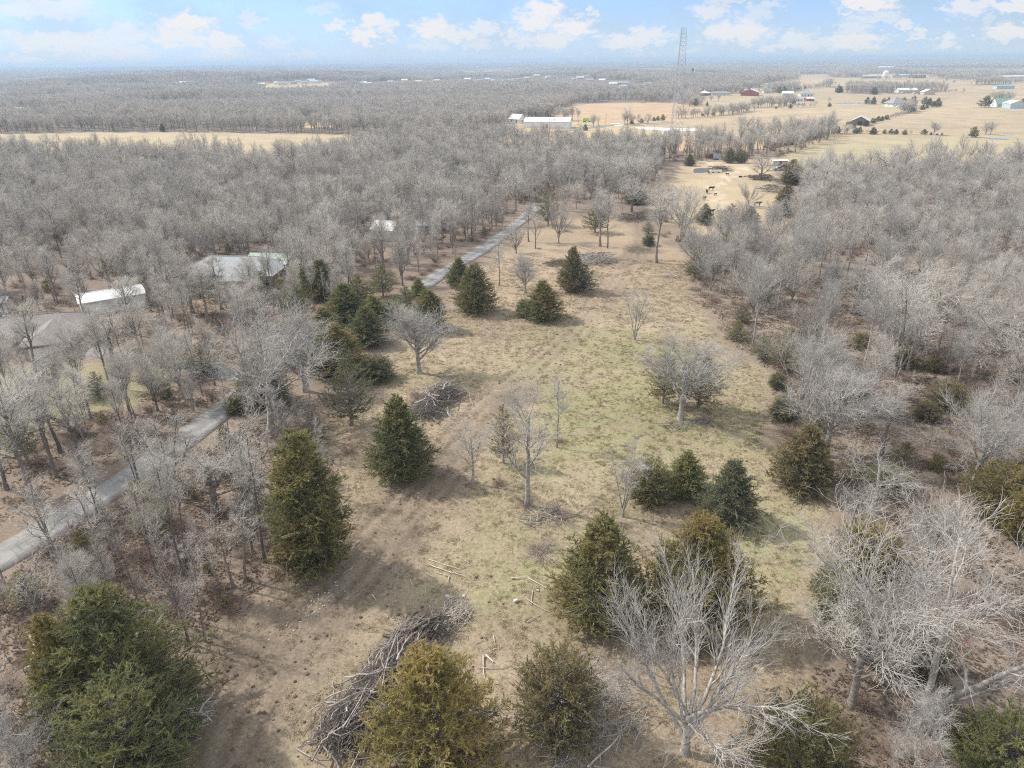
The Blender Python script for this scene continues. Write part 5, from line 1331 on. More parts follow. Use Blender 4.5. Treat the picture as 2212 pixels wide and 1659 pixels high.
for u, v, rr in ((60, 800, 6), (115, 800, 6), (20, 810, 6), (165, 775, 4), (252, 695, 5), (225, 705, 5), (275, 712, 4), (500, 645, 5), (2150, 1185, 6), (2195, 1240, 5), (1866, 1290, 4), (1510, 650, 5), (1560, 690, 4), (1576, 522, 6), (1612, 518, 5), (720, 800, 4), (1690, 500, 6), (1700, 530, 5), (1720, 800, 5), (1740, 820, 4), (2050, 930, 5), (1275, 350, 9), (1290, 345, 9), (1255, 352, 9)):
    EXCL.append((*at(u, v)[:2], rr))
cand = []
TOPZ = wpoly([(1140,505),(1210,470),(1330,470),(1440,520),(1470,560),(1490,505),(1430,440),(1400,415),(1330,430),(1220,440)])
for zone, poly, cell, dens, styles in (
    ('dense', DENSE, 4.9, .93, ('forest', 'forest', 'tall', 'forest', 'oak', 'round', 'multi', 'vase', 'clump')),
    ('road', ROADSIDE, 4.8, .82, ('forest', 'tall', 'pole', 'round', 'tall', 'pole')),
    ('bank', BANK, 3.8, .72, ('pole', 'pole', 'pole', 'slim', 'tall', 'scraggly', 'pole')),
    ('right', RIGHT, 5.7, .80, ('oak', 'round', 'forest', 'multi', 'clump', 'vase', 'forest')),
    ('top', TOPZ, 8.5, .6, ('forest', 'round', 'clump', 'tall', 'oak')),
    ('hedge', HEDGE, 4.4, .68, ('forest', 'clump', 'vase', 'tall', 'forest'))):
    x, y = candidates(poly, cell, 300 + len(cand), dens)
    if zone == 'dense':
        k = fbm(x, y, 17, 79, 3) < .66; x, y = x[k], y[k]
    if zone == 'right':
        gap = fbm(x, y, 26, 71, 3); k = (gap > .36) | (np.hypot(x, y) > 190)
        x, y = x[k], y[k]
    if zone == 'bank':
        k = fbm(x, y, 12, 73, 3) > .40; x, y = x[k], y[k]
    k = clear(x, y); x, y = x[k], y[k]
    if zone == 'dense':
        k = ~inside(ROADSIDE, x, y); x, y = x[k], y[k]
    for a, b in zip(x, y): cand.append((float(np.hypot(a, b)), float(a), float(b), zone, styles[rngT.integers(len(styles))]))
cand.sort()
# what shows in the frame, nearest first
ca = np.array([(c[1], c[2]) for c in cand]); uu, vv, ff = project(ca[:, 0], ca[:, 1], np.full(len(ca), 5.0))
vis = (uu > -60) & (uu < 2272) & (vv < 1720) & (ff > 0)
LAB = {'dense': ('bare tree in the dense grey woods beyond the paved lane', 'bare trees of the dense woods beyond the lane'),
       'road': ('bare tree between the homes and the far side of the lane', 'bare trees between homes and lane'),
       'bank': ('thin bare tree on the leafy bank between lane and meadow', 'thin bare trees on the bank between lane and meadow'),
       'right': ('bare tree in the tangled woods right of the meadow', 'bare trees of the woods right of the meadow'),
       'top': ('bare tree at the upper end of the clearing', 'bare trees at the upper end of the clearing'),
       'hedge': ('bare tree in the hedgerow behind the cow pasture', 'bare trees of the hedgerow behind the pasture')}
MAXB = 298
MARKS = [(np.array(at(u, v)[:2]), nm) for u, v, nm in ((78, 745, 'the brown hip-roofed house'), (246, 668, 'the long white metal shed'), (512, 606, 'the grey hip-roofed house'), (592, 590, 'the pale green-roofed outbuilding'), (838, 515, 'the bluish-roofed shed'), (925, 500, 'the low grey-roofed shed'),
  (300, 775, 'the driveway bend'), (150, 860, 'the lawn'), (1938, 768, 'the massive grey oak'), (2121, 1011, 'the pale fan-shaped tree'), (1985, 1570, 'the huge many-trunked tree'), (2045, 882, 'the rust orange cedar'), (2150, 1112, 'the golden cedar clump'), (1728, 1052, 'the dark brownish cedar'),
  (1720, 775, 'the yellow-green cedars'), (1700, 430, 'the tall rusty cedars'), (1713, 615, 'the group of straight stems'), (1768, 452, 'the big grey tree'), (1921, 398, 'the heavy-limbed tree'), (2171, 822, 'the large dark-limbed tree'), (668, 1218, 'the tall billowing cedar'), (285, 1560, 'the very large dark cedar'),
  (333, 1166, 'the shaggy vine-tangled cedar'), (574, 872, 'the cedar overhanging the lane'), (467, 1110, 'the nest-tangled tree'), (197, 1232, 'the thin olive cedar'), (588, 926, 'the large tangled pale tree'), (83, 1087, 'the tall dark forked tree'), (440, 806, 'the grey-green cedar'), (1866, 1236, 'the golden green cedar'),
  (1500, 600, 'the green cedar at the woods edge'), (1590, 735, 'the olive corner cedar'), (1080, 545, 'the fan-shaped leaning tree'), (1184, 487, 'the shaggy dark cedar'), (1476, 512, 'the many-stemmed fence-line tree'), (146, 370, 'the single dark cedar'), (30, 1300, 'the ragged olive cedar'), (40, 1700, 'the pale sprawling corner tree'), (1330, 430, 'the top of the clearing'), (700, 645, 'the cedar thicket'))]
LOOK = {'forest': 'tall straight', 'tall': 'slim tall', 'oak': 'broad-limbed', 'round': 'round-headed', 'multi': 'many-trunked', 'clump': 'clustered thin', 'vase': 'fan-shaped', 'slim': 'slender young', 'scraggly': 'crooked', 'pole': 'straight pole-like'}
def wood_label(x, y, st, zone, mw):
    q = np.array([x, y]); d = [np.linalg.norm(q - m_) for m_, _ in MARKS]; k = int(np.argmin(d))
    tone = {'bark_dark': 'dark', 'bark_grey': 'grey', 'bark_silver': 'pale'}[mw]
    if d[k] > 45: return '%s %s bare tree deep in the %s' % (LOOK[st], tone, {'dense': 'woods beyond the lane', 'road': 'trees around the homes', 'bank': 'bank thicket', 'right': 'woods right of the meadow', 'top': 'upper end of the clearing', 'hedge': 'pasture hedgerow'}[zone])
    v_ = q - MARKS[k][0]; r_ = MARKS[k][0] / np.linalg.norm(MARKS[k][0]); al = float(v_ @ r_); ac = float(v_ @ np.array([r_[1], -r_[0]]))
    rel = ('behind' if al > 0 else 'in front of') if abs(al) > abs(ac) else ('right of' if ac > 0 else 'left of')
    if d[k] < 12: rel = 'close ' + rel if rel[0] not in 'rl' else 'just ' + rel
    return '%s %s bare tree %s %s' % (LOOK[st], tone, rel, MARKS[k][1])
rest = []
HT = {'forest': (10.5, 16.5), 'tall': (10, 15.5), 'oak': (10.5, 16), 'round': (7.5, 12.5), 'multi': (9.5, 15), 'clump': (6, 11), 'vase': (8.5, 13), 'slim': (6, 11), 'scraggly': (5, 9), 'pole': (8, 13.5)}
for (r, x, y, zone, st), ok in zip(cand, vis):
    if not ok and r < 260: continue
    h = rngT.uniform(*HT[st]) * (.98 if zone in ('bank', 'road') else 1.0)
    if ok and NB[0] < MAXB and r < 400:
        lb, gr = LAB[zone]
        dark = zone in ('bank', 'road', 'dense')
        mw, mt = ('bark_dark' if dark and rngT.random() < .6 else 'bark_grey', 'twig_pink' if rngT.random() < .35 else 'twig_grey')
        if zone == 'right' and rngT.random() < .4: mw, mt = 'bark_silver', 'twig_silver'
        place_bare((x, y, tz(x, y) - .05), h, None, st, wood_label(x, y, st, zone, mw), gr, mw, mt)
    else: rest.append((x, y, h, st, r))
# the remaining woods: one mass
LOD1 = [bare_proto(s, 500 + i, 1, True, mw, mt) for i, (s, mw, mt) in enumerate((('forest', 'bark_dark', 'twig_grey'), ('forest', 'bark_grey', 'twig_pink'), ('tall', 'bark_dark', 'twig_grey'), ('oak', 'bark_grey', 'twig_grey'), ('round', 'bark_grey', 'twig_pink'), ('multi', 'bark_silver', 'twig_silver'), ('clump', 'bark_grey', 'twig_grey'), ('vase', 'bark_silver', 'twig_silver')))]
LOD2 = [bare_proto(s, 600 + i, 2, True, mw, mt) for i, (s, mw, mt) in enumerate((('forest', 'bark_dark', 'twig_grey'), ('round', 'bark_grey', 'twig_pink'), ('oak', 'bark_grey', 'twig_grey'), ('round', 'bark_grey', 'twig_pink')))]
ALLP = LOD1 + LOD2
def near_idx(st):
    k = [i for i, q in enumerate(LOD1) if q.style == st] or [i for i, q in enumerate(LOD1) if q.style in ('forest', 'tall')]
    return k[rngT.integers(len(k))]
def far_idx(st):
    k = [i for i, q in enumerate(LOD2) if q.style == st] or [0, 1]
    return len(LOD1) + k[rngT.integers(len(k))]
pts, sc, ix = [], [], []
for x, y, h, st, r in rest:
    i = near_idx(st) if r < 330 else far_idx(st)
    pts.append((x, y)); sc.append((h / ALLP[i].h * rngT.uniform(.9, 1.2), h / ALLP[i].h)); ix.append(i)
# single trees of the middle distance
def mid_woods(polys, cell, r0, r1, seed, dens=.9):
    for n_, poly in enumerate(polys):
        x, y = candidates(poly, cell, seed + n_, dens, r0, r1)
        k = clear(x, y, trees=False)
        for fpoly in LEFT_FIELDS + [STRIP, RED_FIELD]: k &= ~inside(fpoly, x, y)
        for a, b in zip(x[k], y[k]):
            i = len(LOD1) + rngT.integers(len(LOD2)); h = rngT.uniform(11, 15.5)
            pts.append((a, b)); sc.append((h / ALLP[i].h * rngT.uniform(.95, 1.3), h / ALLP[i].h)); ix.append(i)
mid_woods([WOODS_FAR_LEFT], 7.4, 480, 1150, 900)
mid_woods(FARW, 9.5, 480, 1700, 950, .85)
# hedges and rows: lines of bare trees and brush
def row(line, K, sp, h0, h1, jit=3):
    L = np.array([at(*K(*p))[:2] for p in line])
    for a, b in zip(L[:-1], L[1:]):
        n = max(1, int(np.linalg.norm(b - a) / (sp * .42)))
        for k in range(n):
            q = a + (b - a) * (k + rngT.random()) / n + rngT.normal(0, jit, 2)
            if not clear(np.array([q[0]]), np.array([q[1]]), trees=False)[0]: continue
            i = len(LOD1) + rngT.integers(len(LOD2)); h = rngT.uniform(h0, h1)
            pts.append((q[0], q[1])); sc.append((h / ALLP[i].h * rngT.uniform(1.1, 1.7), h / ALLP[i].h)); ix.append(i)
row([(-60, 650), (250, 632), (620, 600), (900, 548)], K3, 5, 6, 11, 3); row([(900, 520), (1250, 495), (1400, 465)], K3, 5, 7, 13)
row([(950, 880), (1400, 845), (1700, 870), (1960, 850)], K3, 5, 7, 13, 5); row([(1050, 1040), (1400, 990), (1700, 910), (1950, 860)], K3, 3.0, 3, 6, 1.5)
row([(600, 800), (1000, 790)], K3, 8, 7, 12, 5)
row([(1480, 515), (1730, 505)], K3, 9, 5, 7, 1); row([(330, 425), (450, 420)], K3, 10, 8, 10); row([(1920, 450), (1930, 455)], K3, 5, 8, 10)
row([(40, 975), (160, 965)], K4, 5, 4, 7, 2); row([(640, 785), (800, 740), (960, 690)], K4, 3.5, 2, 3.5, .8); row([(300, 975), (960, 985)], K4, 14, 2.5, 4, 1)
row([(800, 735), (880, 700)], K4, 4, 9, 13, 2); row([(1770, 985), (1800, 980)], K4, 3, 7, 9, 1); row([(1420, 490), (1560, 490)], K4, 12, 5, 8); row([(1330, 490), (1335, 490)], K4, 3, 9, 11)
row([(1570, 405), (1600, 405)], K4, 6, 6, 9); row([(1340, 378), (1440, 378)], K4, 10, 5, 8); row([(1850, 610), (1950, 600), (2060, 600)], K4, 8, 11, 14); row([(2000, 385), (2212, 370)], K4, 8, 6, 10)
row([(750, 215), (1000, 190), (1300, 190)], K4, 22, 8, 14, 18); row([(1300, 190), (1800, 175)], K4, 24, 6, 12, 10); row([(1300, 230), (2212, 210)], K4, 18, 6, 12, 8)
row([(560, 200), (750, 235), (1000, 240)], K1, 6, 10, 15, 6); row([(-50, 250), (180, 245)], K1, 6, 9, 13, 5); row([(1680, 290), (2120, 265)], K1, 6, 5, 10, 3)
row([(0, 500), (230, 480)], K3, 6, 8, 13, 6); row([(1640, 480), (1720, 480)], K3, 4, 4, 7); row([(0, 330), (640, 335)], K3, 12, 7, 12, 8); row([(1030, 330), (1480, 290), (1900, 240)], K3, 12, 6, 11, 8); row([(300, 340), (1000, 325), (1300, 315)], K4, 14, 7, 12, 8); row([(1300, 360), (2212, 345)], K4, 16, 7, 12, 8)
row([(1150, 655), (1800, 640)], KB, 9, 8, 12, 6); row([(1500, 660), (2200, 665)], KB, 14, 4, 9, 2)
pts = np.array(pts); z = terrain(pts[:, 0], pts[:, 1]) - .1
sc = np.array(sc); n = len(pts)
scatter('woods', [q.me for q in ALLP], np.column_stack([pts, z]), rngT.uniform(0, 6.28, n), np.column_stack([sc[:, 0], sc[:, 0], sc[:, 1]]), ix, 'grey leafless woods stretching over the country beyond the nearer trees')
print('htop', htop); print('bare', NB[0], 'cedar', NC[0], 'woods', n)
# distant forest: clumps of crowns
def clump_proto(seed, size=34, n=26):
    rng = np.random.default_rng(seed); Vs, Qs, mi, o = [], [], [], 0
    for k in range(n):
        st = ('forest', 'oak', 'round')[k % 3]
        rs = np.random.default_rng(seed * 50 + k % 6)
        h = 9.0; P, Q = stem(rs, h, .2, .08, 4)
        LP, LR = grow(rs, P, Q, 12, .3, 1, .8, 4.0, 4, .14, .15, .7, .4, rmin=.10)
        TP, TR = grow(rs, LP, LR, 110, .15, 1, .7, 1.9, 3, .06, .2, .8, .5, rmin=.085)
        sx, sz = rng.uniform(.9, 1.3), rng.uniform(.85, 1.25)
        V1, Q1 = join_tubes([(P, Q, 3), (LP, LR, 3), (TP, TR, 3)])
        a = rng.uniform(0, 6.28); ca_, sa = math.cos(a), math.sin(a)
        V = np.column_stack([(V1[:, 0] * ca_ - V1[:, 1] * sa) * sx + rng.uniform(-size / 2, size / 2), (V1[:, 0] * sa + V1[:, 1] * ca_) * sx + rng.uniform(-size / 2, size / 2), V1[:, 2] * sz])
        Vs.append(V); Qs.append(Q1 + o); o += len(V)
    return mesh_np('crowns', np.concatenate(Vs), np.concatenate(Qs), mats=(M['twig_grey'],))
CL = [clump_proto(701), clump_proto(702, 34, 22)]
CL[1].materials.clear(); CL[1].materials.append(M['twig_pink'])
cp, cs, ci_ = [], [], []
def clumps(polys, cell, r0, r1, seed, s, dens=.95):
    for n_, poly in enumerate(polys):
        x, y = candidates(poly, cell, seed + n_, dens, r0, r1)
        k = np.ones(len(x), bool)
        for fpoly in LEFT_FIELDS + [STRIP, RED_FIELD]: k &= ~inside(fpoly, x, y)
        for ex, ey, er in EXCL: k &= np.hypot(x - ex, y - ey) > er + 14 * s
        for a, b in zip(x[k], y[k]): cp.append((a, b)); cs.append((s * rngT.uniform(.9, 1.2), s * rngT.uniform(.9, 1.2), rngT.uniform(.9, 1.25))); ci_.append(rngT.integers(2))
clumps([WOODS_FAR_LEFT], 27, 1150, 2300, 1000, 1.0)
clumps([WOODS_FAR_LEFT], 48, 2300, 5200, 1010, 1.6, .85)
clumps(FARW, 30, 1700, 3000, 1020, 1.0, .8); clumps(FARW, 52, 3000, 6500, 1060, 1.7, .85)
big = np.array([(-9000, 2900), (9000, 2900), (11000, 12500), (-11000, 12500)], float)
x, y = candidates(big, 120, 1100, .9, 4300, 12500)
k = fbm(x, y, 900, 61, 3) < .67
for a, b in zip(x[k], y[k]): cp.append((a, b)); cs.append((3.4, 3.4, rngT.uniform(.9, 1.3))); ci_.append(rngT.integers(2))
cp = np.array(cp); n = len(cp)
scatter('distant_forest', CL, np.column_stack([cp, terrain(cp[:, 0], cp[:, 1]) - .3]), rngT.uniform(0, 6.28, n), np.array(cs), ci_, 'bluish leafless forest covering the country to the horizon')
print('clumps', n)
# ------------------------------------------------------------------ brush, undergrowth, grass
def bush_thing(u, v, w, h, label, mt='bramble', variant=0, K=None, group=None):
    if K: u, v = K(u, v)
    p = at(u, v); q = BUSH[variant % 3]; wd = m_of(p, w)
    t = link('bramble_bush', q.me, None, p, M[mt]); t.scale = (wd / q.w, wd / q.w, h / q.h); t.rotation_euler = (0, 0, rngT.uniform(0, 6.28))
    tag(t, label, 'bush', group); TREES.append((p[0], p[1], wd * .4))
    return t
for i, a in enumerate((
 (1137, 1092, 74, 1.3, 'brown bramble ring around the base of the open pale-limbed tree'), (1205, 1108, 78, 1.3, 'brown bramble mound with dead canes below the open pale-limbed tree'),
 (755, 978, 62, 1.2, 'round brown bramble left of the conical green cedar'), (905, 862, 76, 1.6, 'reddish brown bramble against the log heap'), (1172, 1195, 110, 1.7, 'pale grey-brown brush mound standing alone in the meadow grass', 'sapling'),
 (1206, 955, 40, 1.0, 'brown weeds around the slender pale sapling'), (390, 1290, 110, 1.2, 'dark reddish bramble patch on the bank edge'), (490, 1300, 90, 1.1, 'reddish bramble at the foot of leaning trunks'), (610, 1240, 80, 1.2, 'brown bramble left of the tall billowing cedar'),
 (345, 1170, 80, 1.3, 'tangled brown brush under the shaggy cedar'), (1540, 650, 50, 1.5, 'brown brush at the woods corner by the upper track'), (975, 1330, 44, .8, 'small grey twig mound near the pale cut branches', 'sapling'), (1225, 500, 40, .8, 'low weeds between trees in the upper clearing', 'sapling'), (1080, 1045, 50, .9, 'brown weeds beside the small crooked tree'),
 (275, 930, 120, 2.2, 'brown thicket between the lawn and the lane'), (365, 960, 100, 2.0, 'brown thicket beside the lane'), (1450, 600, 50, 1.2, 'pale brush right of the upper track', 'sapling'), (1165, 538, 14, .6, 'small dark green bush on the leafy ground near the lane', 'bramble'))):
    bush_thing(a[0], a[1], a[2], a[3], a[4], a[5] if len(a) > 5 else 'bramble', i)
# undergrowth of the woods
SAP = [bare_proto('slim', 801, 1, True, 'bark_grey', 'twig_pink'), bare_proto('clump', 802, 1, True, 'bark_grey', 'sapling')]
up, us, ui = [], [], []
for poly, cell, dens, rmax, seed in ((TOPZ, 4.0, .35, 400, 1206), (BANK, 1.9, .55, 200, 1201), (RIGHT, 2.5, .6, 260, 1202), (ROADSIDE, 3.2, .5, 260, 1203), (DENSE, 3.2, .7, 340, 1204), (HEDGE, 3.6, .45, 900, 1205)):
    x, y = candidates(poly, cell, seed, dens, 20, rmax)
    k = clear(x, y, 3.0, False) & ~inside(YARD, x, y) & (fbm(x, y, 9, 77, 3) > .40)
    for a, b in zip(x[k], y[k]):
        i = rngT.choice([0, 1, 2, 3, 4, 5], p=[.21, .21, .19, .19, .14, .06])
        up.append((a, b)); ui.append(i)
        us.append(rngT.uniform(.5, 1.05) if i < 3 else rngT.uniform(.20, .48) if i < 5 else rngT.uniform(.10, .28))
up = np.array(up); n = len(up)
bb = []
for q in BUSH:
    me = q.me.copy(); bb.append(me)
jun = CED['far'][1].crown.copy(); jun.materials.clear(); jun.materials.append(M['cedar_olive'])
scatter('undergrowth', bb + [q.me for q in SAP] + [jun], np.column_stack([up, terrain(up[:, 0], up[:, 1])]), rngT.uniform(0, 6.28, n), us, ui, 'brown brambles and thin saplings filling the woodland floor')
# leaf litter
def leaf_patch(seed, n=70, R_=1.3, ln=.16):
    rng = np.random.default_rng(seed)
    r = R_ * rng.random(n) ** .5; a = rng.random(n) * 6.283
    c = np.stack([r * np.cos(a), r * np.sin(a), rng.uniform(.03, .12, n)], 1)
    d = rng.normal(0, 1, (n, 3)) * np.array([1, 1, .35]); d /= np.linalg.norm(d, axis=1, keepdims=True)
    s = np.cross(d, rng.normal(0, .3, (n, 3)) + np.array([0, 0, 1])); s /= np.linalg.norm(s, axis=1, keepdims=True)
    L = ln * rng.uniform(.6, 1.3, n)[:, None]
    V = np.stack([c - d * L, c + s * L * .5, c + d * L, c - s * L * .5 + np.array([0, 0, .02])], 1).reshape(-1, 3)
    t = np.repeat(rng.random(n), 4); b = np.repeat((rng.random(n) < .3).astype(float), 4)
    return mesh_np('leaves', V, np.arange(n * 4).reshape(-1, 4), mats=(M['leaf'],), attrs={'tint': t, 'bronze': b}, smooth=False)
LP_ = [leaf_patch(s) for s in (1, 2, 3)]
lp = []
for poly, cell, dens, rmax, seed in ((BANK, 1.7, .8, 170, 1301), (RIGHT, 2.0, .75, 170, 1302), (ROADSIDE, 2.6, .8, 230, 1303)):
    x, y = candidates(poly, cell, seed, dens, 15, rmax)
    k = (seg_dist(lane_np, x, y) > 2.2) & ~inside(YARD, x, y) & (seg_dist(DRIVES[0], x, y) > 3)
    lp += list(zip(x[k], y[k]))
lp = np.array(lp); n = len(lp)
scatter('leaf_litter', LP_, np.column_stack([lp, terrain(lp[:, 0], lp[:, 1])]), rngT.uniform(0, 6.28, n), rngT.uniform(.8, 1.3, n), rngT.integers(0, 3, n), 'brown fallen leaves covering the woodland floor')
# grass tufts
def tuft(seed, n=22, h=.10, sp=.2):
    rng = np.random.default_rng(seed)
    a = rng.random(n) * 6.283; r = sp * rng.random(n) ** .5
    c = np.stack([r * np.cos(a), r * np.sin(a), 0 * a - .02], 1)
    ln = np.stack([np.cos(a) * .5, np.sin(a) * .5, np.ones(n)], 1) + rng.normal(0, .35, (n, 3))
    ln = ln / np.linalg.norm(ln, axis=1, keepdims=True) * (h * rng.uniform(.6, 1.4, n))[:, None]
    s = np.cross(ln, rng.normal(0, 1, (n, 3))); s /= np.linalg.norm(s, axis=1, keepdims=True); s *= .022
    V = np.stack([c - s, c + s, c + ln], 1).reshape(-1, 3)
    return V, np.repeat(rng.random(n), 3), rng
def tuft_proto(seed, green):
    Vs, ts, o = [], [], 0
    rng = np.random.default_rng(seed + 5)
    for k in range(9):
        V, t, _ = tuft(seed * 10 + k); Vs.append(V + np.array([rng.uniform(-.6, .6), rng.uniform(-.6, .6), 0])); ts.append(t)
    V = np.concatenate(Vs); t = np.concatenate(ts)
    g = np.clip(green + rng.normal(0, .15, len(V)), 0, 1)
    return mesh_np('tuft', V, None, np.arange(len(V)).reshape(-1, 3), mats=(M['grass'],), attrs={'tint': t, 'bronze': g}, smooth=False)
TP_ = [tuft_proto(1, .02), tuft_proto(2, .08), tuft_proto(3, .5), tuft_proto(4, .8)]
x, y = candidates(MEADOW, .95, 1401, .8, 22, 175)
dtrk = seg_dist(TRACK, x, y)
k = (fbm(x, y, 3.2, 83, 3) > .30) & ((dtrk > 3.0) | (rngT.random(len(x)) < .25)); x, y = x[k], y[k]
gx, gy = at(1330, 840)[:2]; g2 = at(1660, 1150)[:2]
near = np.maximum(np.exp(-((x - gx) / 17) ** 2 - ((y - gy) / 26) ** 2), np.exp(-((x - g2[0]) / 10) ** 2 - ((y - g2[1]) / 16) ** 2))
pg = np.clip((fbm(x, y, 9, 51, 4) - .46 + .3 * near) * 3.0, 0, 1) * np.clip(.2 + near, 0, 1)
ix = np.where(rngT.random(len(x)) < pg, rngT.integers(2, 4, len(x)), rngT.integers(0, 2, len(x)))
n = len(x)
scatter('grass', TP_, np.column_stack([x, y, terrain(x, y)]), rngT.uniform(0, 6.28, n), rngT.uniform(.6, 1.25, n), ix, 'short winter grass of the meadow, straw coloured with green flushes')
print('undergrowth', len(up), 'litter', len(lp), 'grass', n)
# clods and cow pats
def lump(seed):
    rng = np.random.default_rng(seed); V, Q = [], []
    th = np.linspace(0, 2 * math.pi, 8)[:-1]
    rings = [(1.0, 0), (.85, .35), (.45, .55)]
    for r, z in rings:
        for a in th: V.append((r * math.cos(a) * rng.uniform(.75, 1.2), r * math.sin(a) * rng.uniform(.75, 1.2), z * rng.uniform(.7, 1.2) - .1))
    for k in range(2):
        for i in range(7): Q.append((k * 7 + i, k * 7 + (i + 1) % 7, (k + 1) * 7 + (i + 1) % 7, (k + 1) * 7 + i))
    V.append((0, 0, .55)); T = [(14 + i, 14 + (i + 1) % 7, 21) for i in range(7)]
    return mesh_np('clod', V, Q, T, mats=(M['clod'],))
CLD = [lump(i) for i in range(3)]
x, y = candidates(MEADOW, .7, 1501, .5, 22, 150)
w_ = np.exp(-((x - at(800, 1540)[0]) / 9) ** 2 - ((y - at(800, 1540)[1]) / 9) ** 2) + .5 * sstep(6, 2, seg_dist(TRACK, x, y)) + .12
k = rngT.random(len(x)) < w_ * .6; x, y = x[k], y[k]; n = len(x)
s_ = .05 + .17 * rngT.random(n) ** 3
scatter('clods', CLD, np.column_stack([x, y, terrain(x, y) + .01]), rngT.uniform(0, 6.28, n), s_, rngT.integers(0, 3, n), 'dark clods and cow pats strewn over the meadow')
# pale gravelly stones in the track
x0 = at(*KD(2010, 520)); n = 70
al_ = rngT.normal(0, 2.0, n); ac_ = rngT.normal(0, .22, n) + rngT.choice([-.5, .6], n)
xs = x0[0] + al_ * .55 + ac_ * .83; ys = x0[1] + al_ * .83 - ac_ * .55
STN = [lump(7), lump(8)]
for me in STN: me.materials.clear(); me.materials.append(M['stone'])
scatter('pebbles', STN, np.column_stack([xs, ys, terrain(xs, ys) + .02]), rngT.uniform(0, 6.28, n), rngT.uniform(.03, .10, n), rngT.integers(0, 2, n), 'pale stones lying in the muddy track')

# ------------------------------------------------------------------ brush heaps
def log_mesh(rng, a, b, r0, r1, bend=.12, S=6, K=7, forks=2):
    a, b = np.array(a, float), np.array(b, float); L = np.linalg.norm(b - a)
    t = np.linspace(0, 1, K); P = a[None] + (b - a)[None] * t[:, None]
    bd = rng.normal(0, bend * L, 3); P += bd[None] * np.sin(t * math.pi)[:, None] * np.array([1, 1, .3]) + rng.normal(0, .02 * L, (K, 3)) * np.array([1, 1, .4])
    P = P[None]; Rr = np.linspace(r0, r1, K)[None]
    parts = [(P, Rr, S)]
    if forks:
        Q, qr = grow(rng, P, Rr, forks, .4, .95, .6, L * .35, 4, 0, .15, .6, .4, rmin=.012); parts.append((Q, qr, 4))
    V, Qd = join_tubes(parts)
    # cut ends
    return V, Qd
def heap(name, label, c0, c1, width, height, n_log, n_twig, mt, seed, rlog=(.05, .12), llog=(2.5, 5), along=.8, group=None, tm=None, twl=2.2):
    rng = np.random.default_rng(seed)
    A, B = np.array(c0[:2]), np.array(c1[:2]); ax = B - A; Lh = np.linalg.norm(ax); ax /= Lh; nx = np.array([-ax[1], ax[0]])
    c = (A + B) / 2; t = thing(name, label, 'brush pile', (c[0], c[1], tz(*c)), 0, group)
    def spot(top):
        s = rng.uniform(-.5, .5); w = rng.normal(0, .28)
        z = height * max(.05, (1 - (2 * w) ** 2 * .8)) * (1 - (2 * s) ** 4 * .5)
        return ax * s * Lh + nx * w * width, z * (rng.uniform(.75, 1.05) if top else rng.uniform(.1, .9))
    for k in range(n_log):
        q, z = spot(True)
        an = rng.normal(0, .45) if rng.random() < along else rng.uniform(-1.6, 1.6)
        d = ax * math.cos(an) + nx * math.sin(an); L = rng.uniform(*llog)
        tilt = rng.normal(0, .12)
        e0 = np.array([*(q - d * L / 2), max(.08, z - L * tilt / 2)]); e1 = np.array([*(q + d * L / 2), max(.08, z + L * tilt / 2)])
        r = rng.uniform(*rlog)
        V, Q = log_mesh(rng, e0, e1, r, r * .3, .14, forks=3)
        link('branch', mesh_np('branch', V, Q, mats=(M[mt],)), t)
    if n_twig:
        P = np.zeros((n_twig, 5, 3))
        for k in range(n_twig):
            q, z = spot(False); an = rng.normal(0, .6) if rng.random() < along * .8 else rng.uniform(-3.1, 3.1)
            d = np.array([*(ax * math.cos(an) + nx * math.sin(an)), rng.normal(.05, .25)]); d /= np.linalg.norm(d)
            L = rng.uniform(.5, 1.2) * twl
            p = np.array([*q, z]) - d * L / 2
            for j in range(5):
                P[k, j] = p; d = d + rng.normal(0, .16, 3); d /= np.linalg.norm(d); p = p + d * L / 4
        P[:, :, 2] = np.maximum(P[:, :, 2], .03)
        Rr = rng.uniform(.018, .045, n_twig)[:, None] * np.linspace(1, .4, 5)[None]
        TP2, TR2 = grow(rng, P, Rr, n_twig * 3, .2, 1, .7, twl * .35, 3, 0, .2, .7, .5, rmin=.014)
        TP2[:, :, 2] = np.maximum(TP2[:, :, 2], .03)
        V, Q = join_tubes([(P, Rr, 3), (TP2, TR2, 3)])
        o = link('twigs', mesh_np('twigs', V, Q, mats=(M[tm or mt],)), t); tag(o, kind='stuff')
    return t
heap('brush_pile', 'long grey brush pile of felled limbs half behind the bronze cedar', at(722, 1625), at(912, 1395), 4.3, 2.3, 70, 1700, 'deadwood', 11, (.035, .10), (2.5, 6), .82, None, 'deadwood_dark', 2.1)
heap('dead_top', 'pale fallen tree top spilling over the dull olive cedar', at(1165, 1620), at(1335, 1505), 6.5, 3.2, 20, 380, 'deadwood', 41, (.035, .08), (3, 6), .5, None, 'twig_silver', 2.6)
heap('brush_pile', 'dark stack of cut logs at the upper end of the long grey brush pile', at(888, 1398), at(942, 1350), 3.0, 1.7, 40, 140, 'deadwood_dark', 12, (.07, .15), (1.6, 3.2), .8)
heap('brush_pile', 'grey log and branch heap beside the conical green cedar', at(905, 905), at(975, 845), 4.6, 2.3, 44, 700, 'deadwood', 13, (.05, .13), (2.2, 4.6), .55)
heap('brush_pile', 'pale bleached brush heap behind the tall brownish cedar', at(1250, 570), at(1322, 562), 7, 2.4, 30, 420, 'deadwood', 14, (.06, .14), (3, 6), .3, None, 'twig_silver')
heap('brush_pile', 'small brown brush heap left of the tall brownish cedar', at(1185, 575), at(1222, 568), 4, 1.0, 14, 160, 'deadwood_dark', 15, (.05, .1), (2, 4), .5)
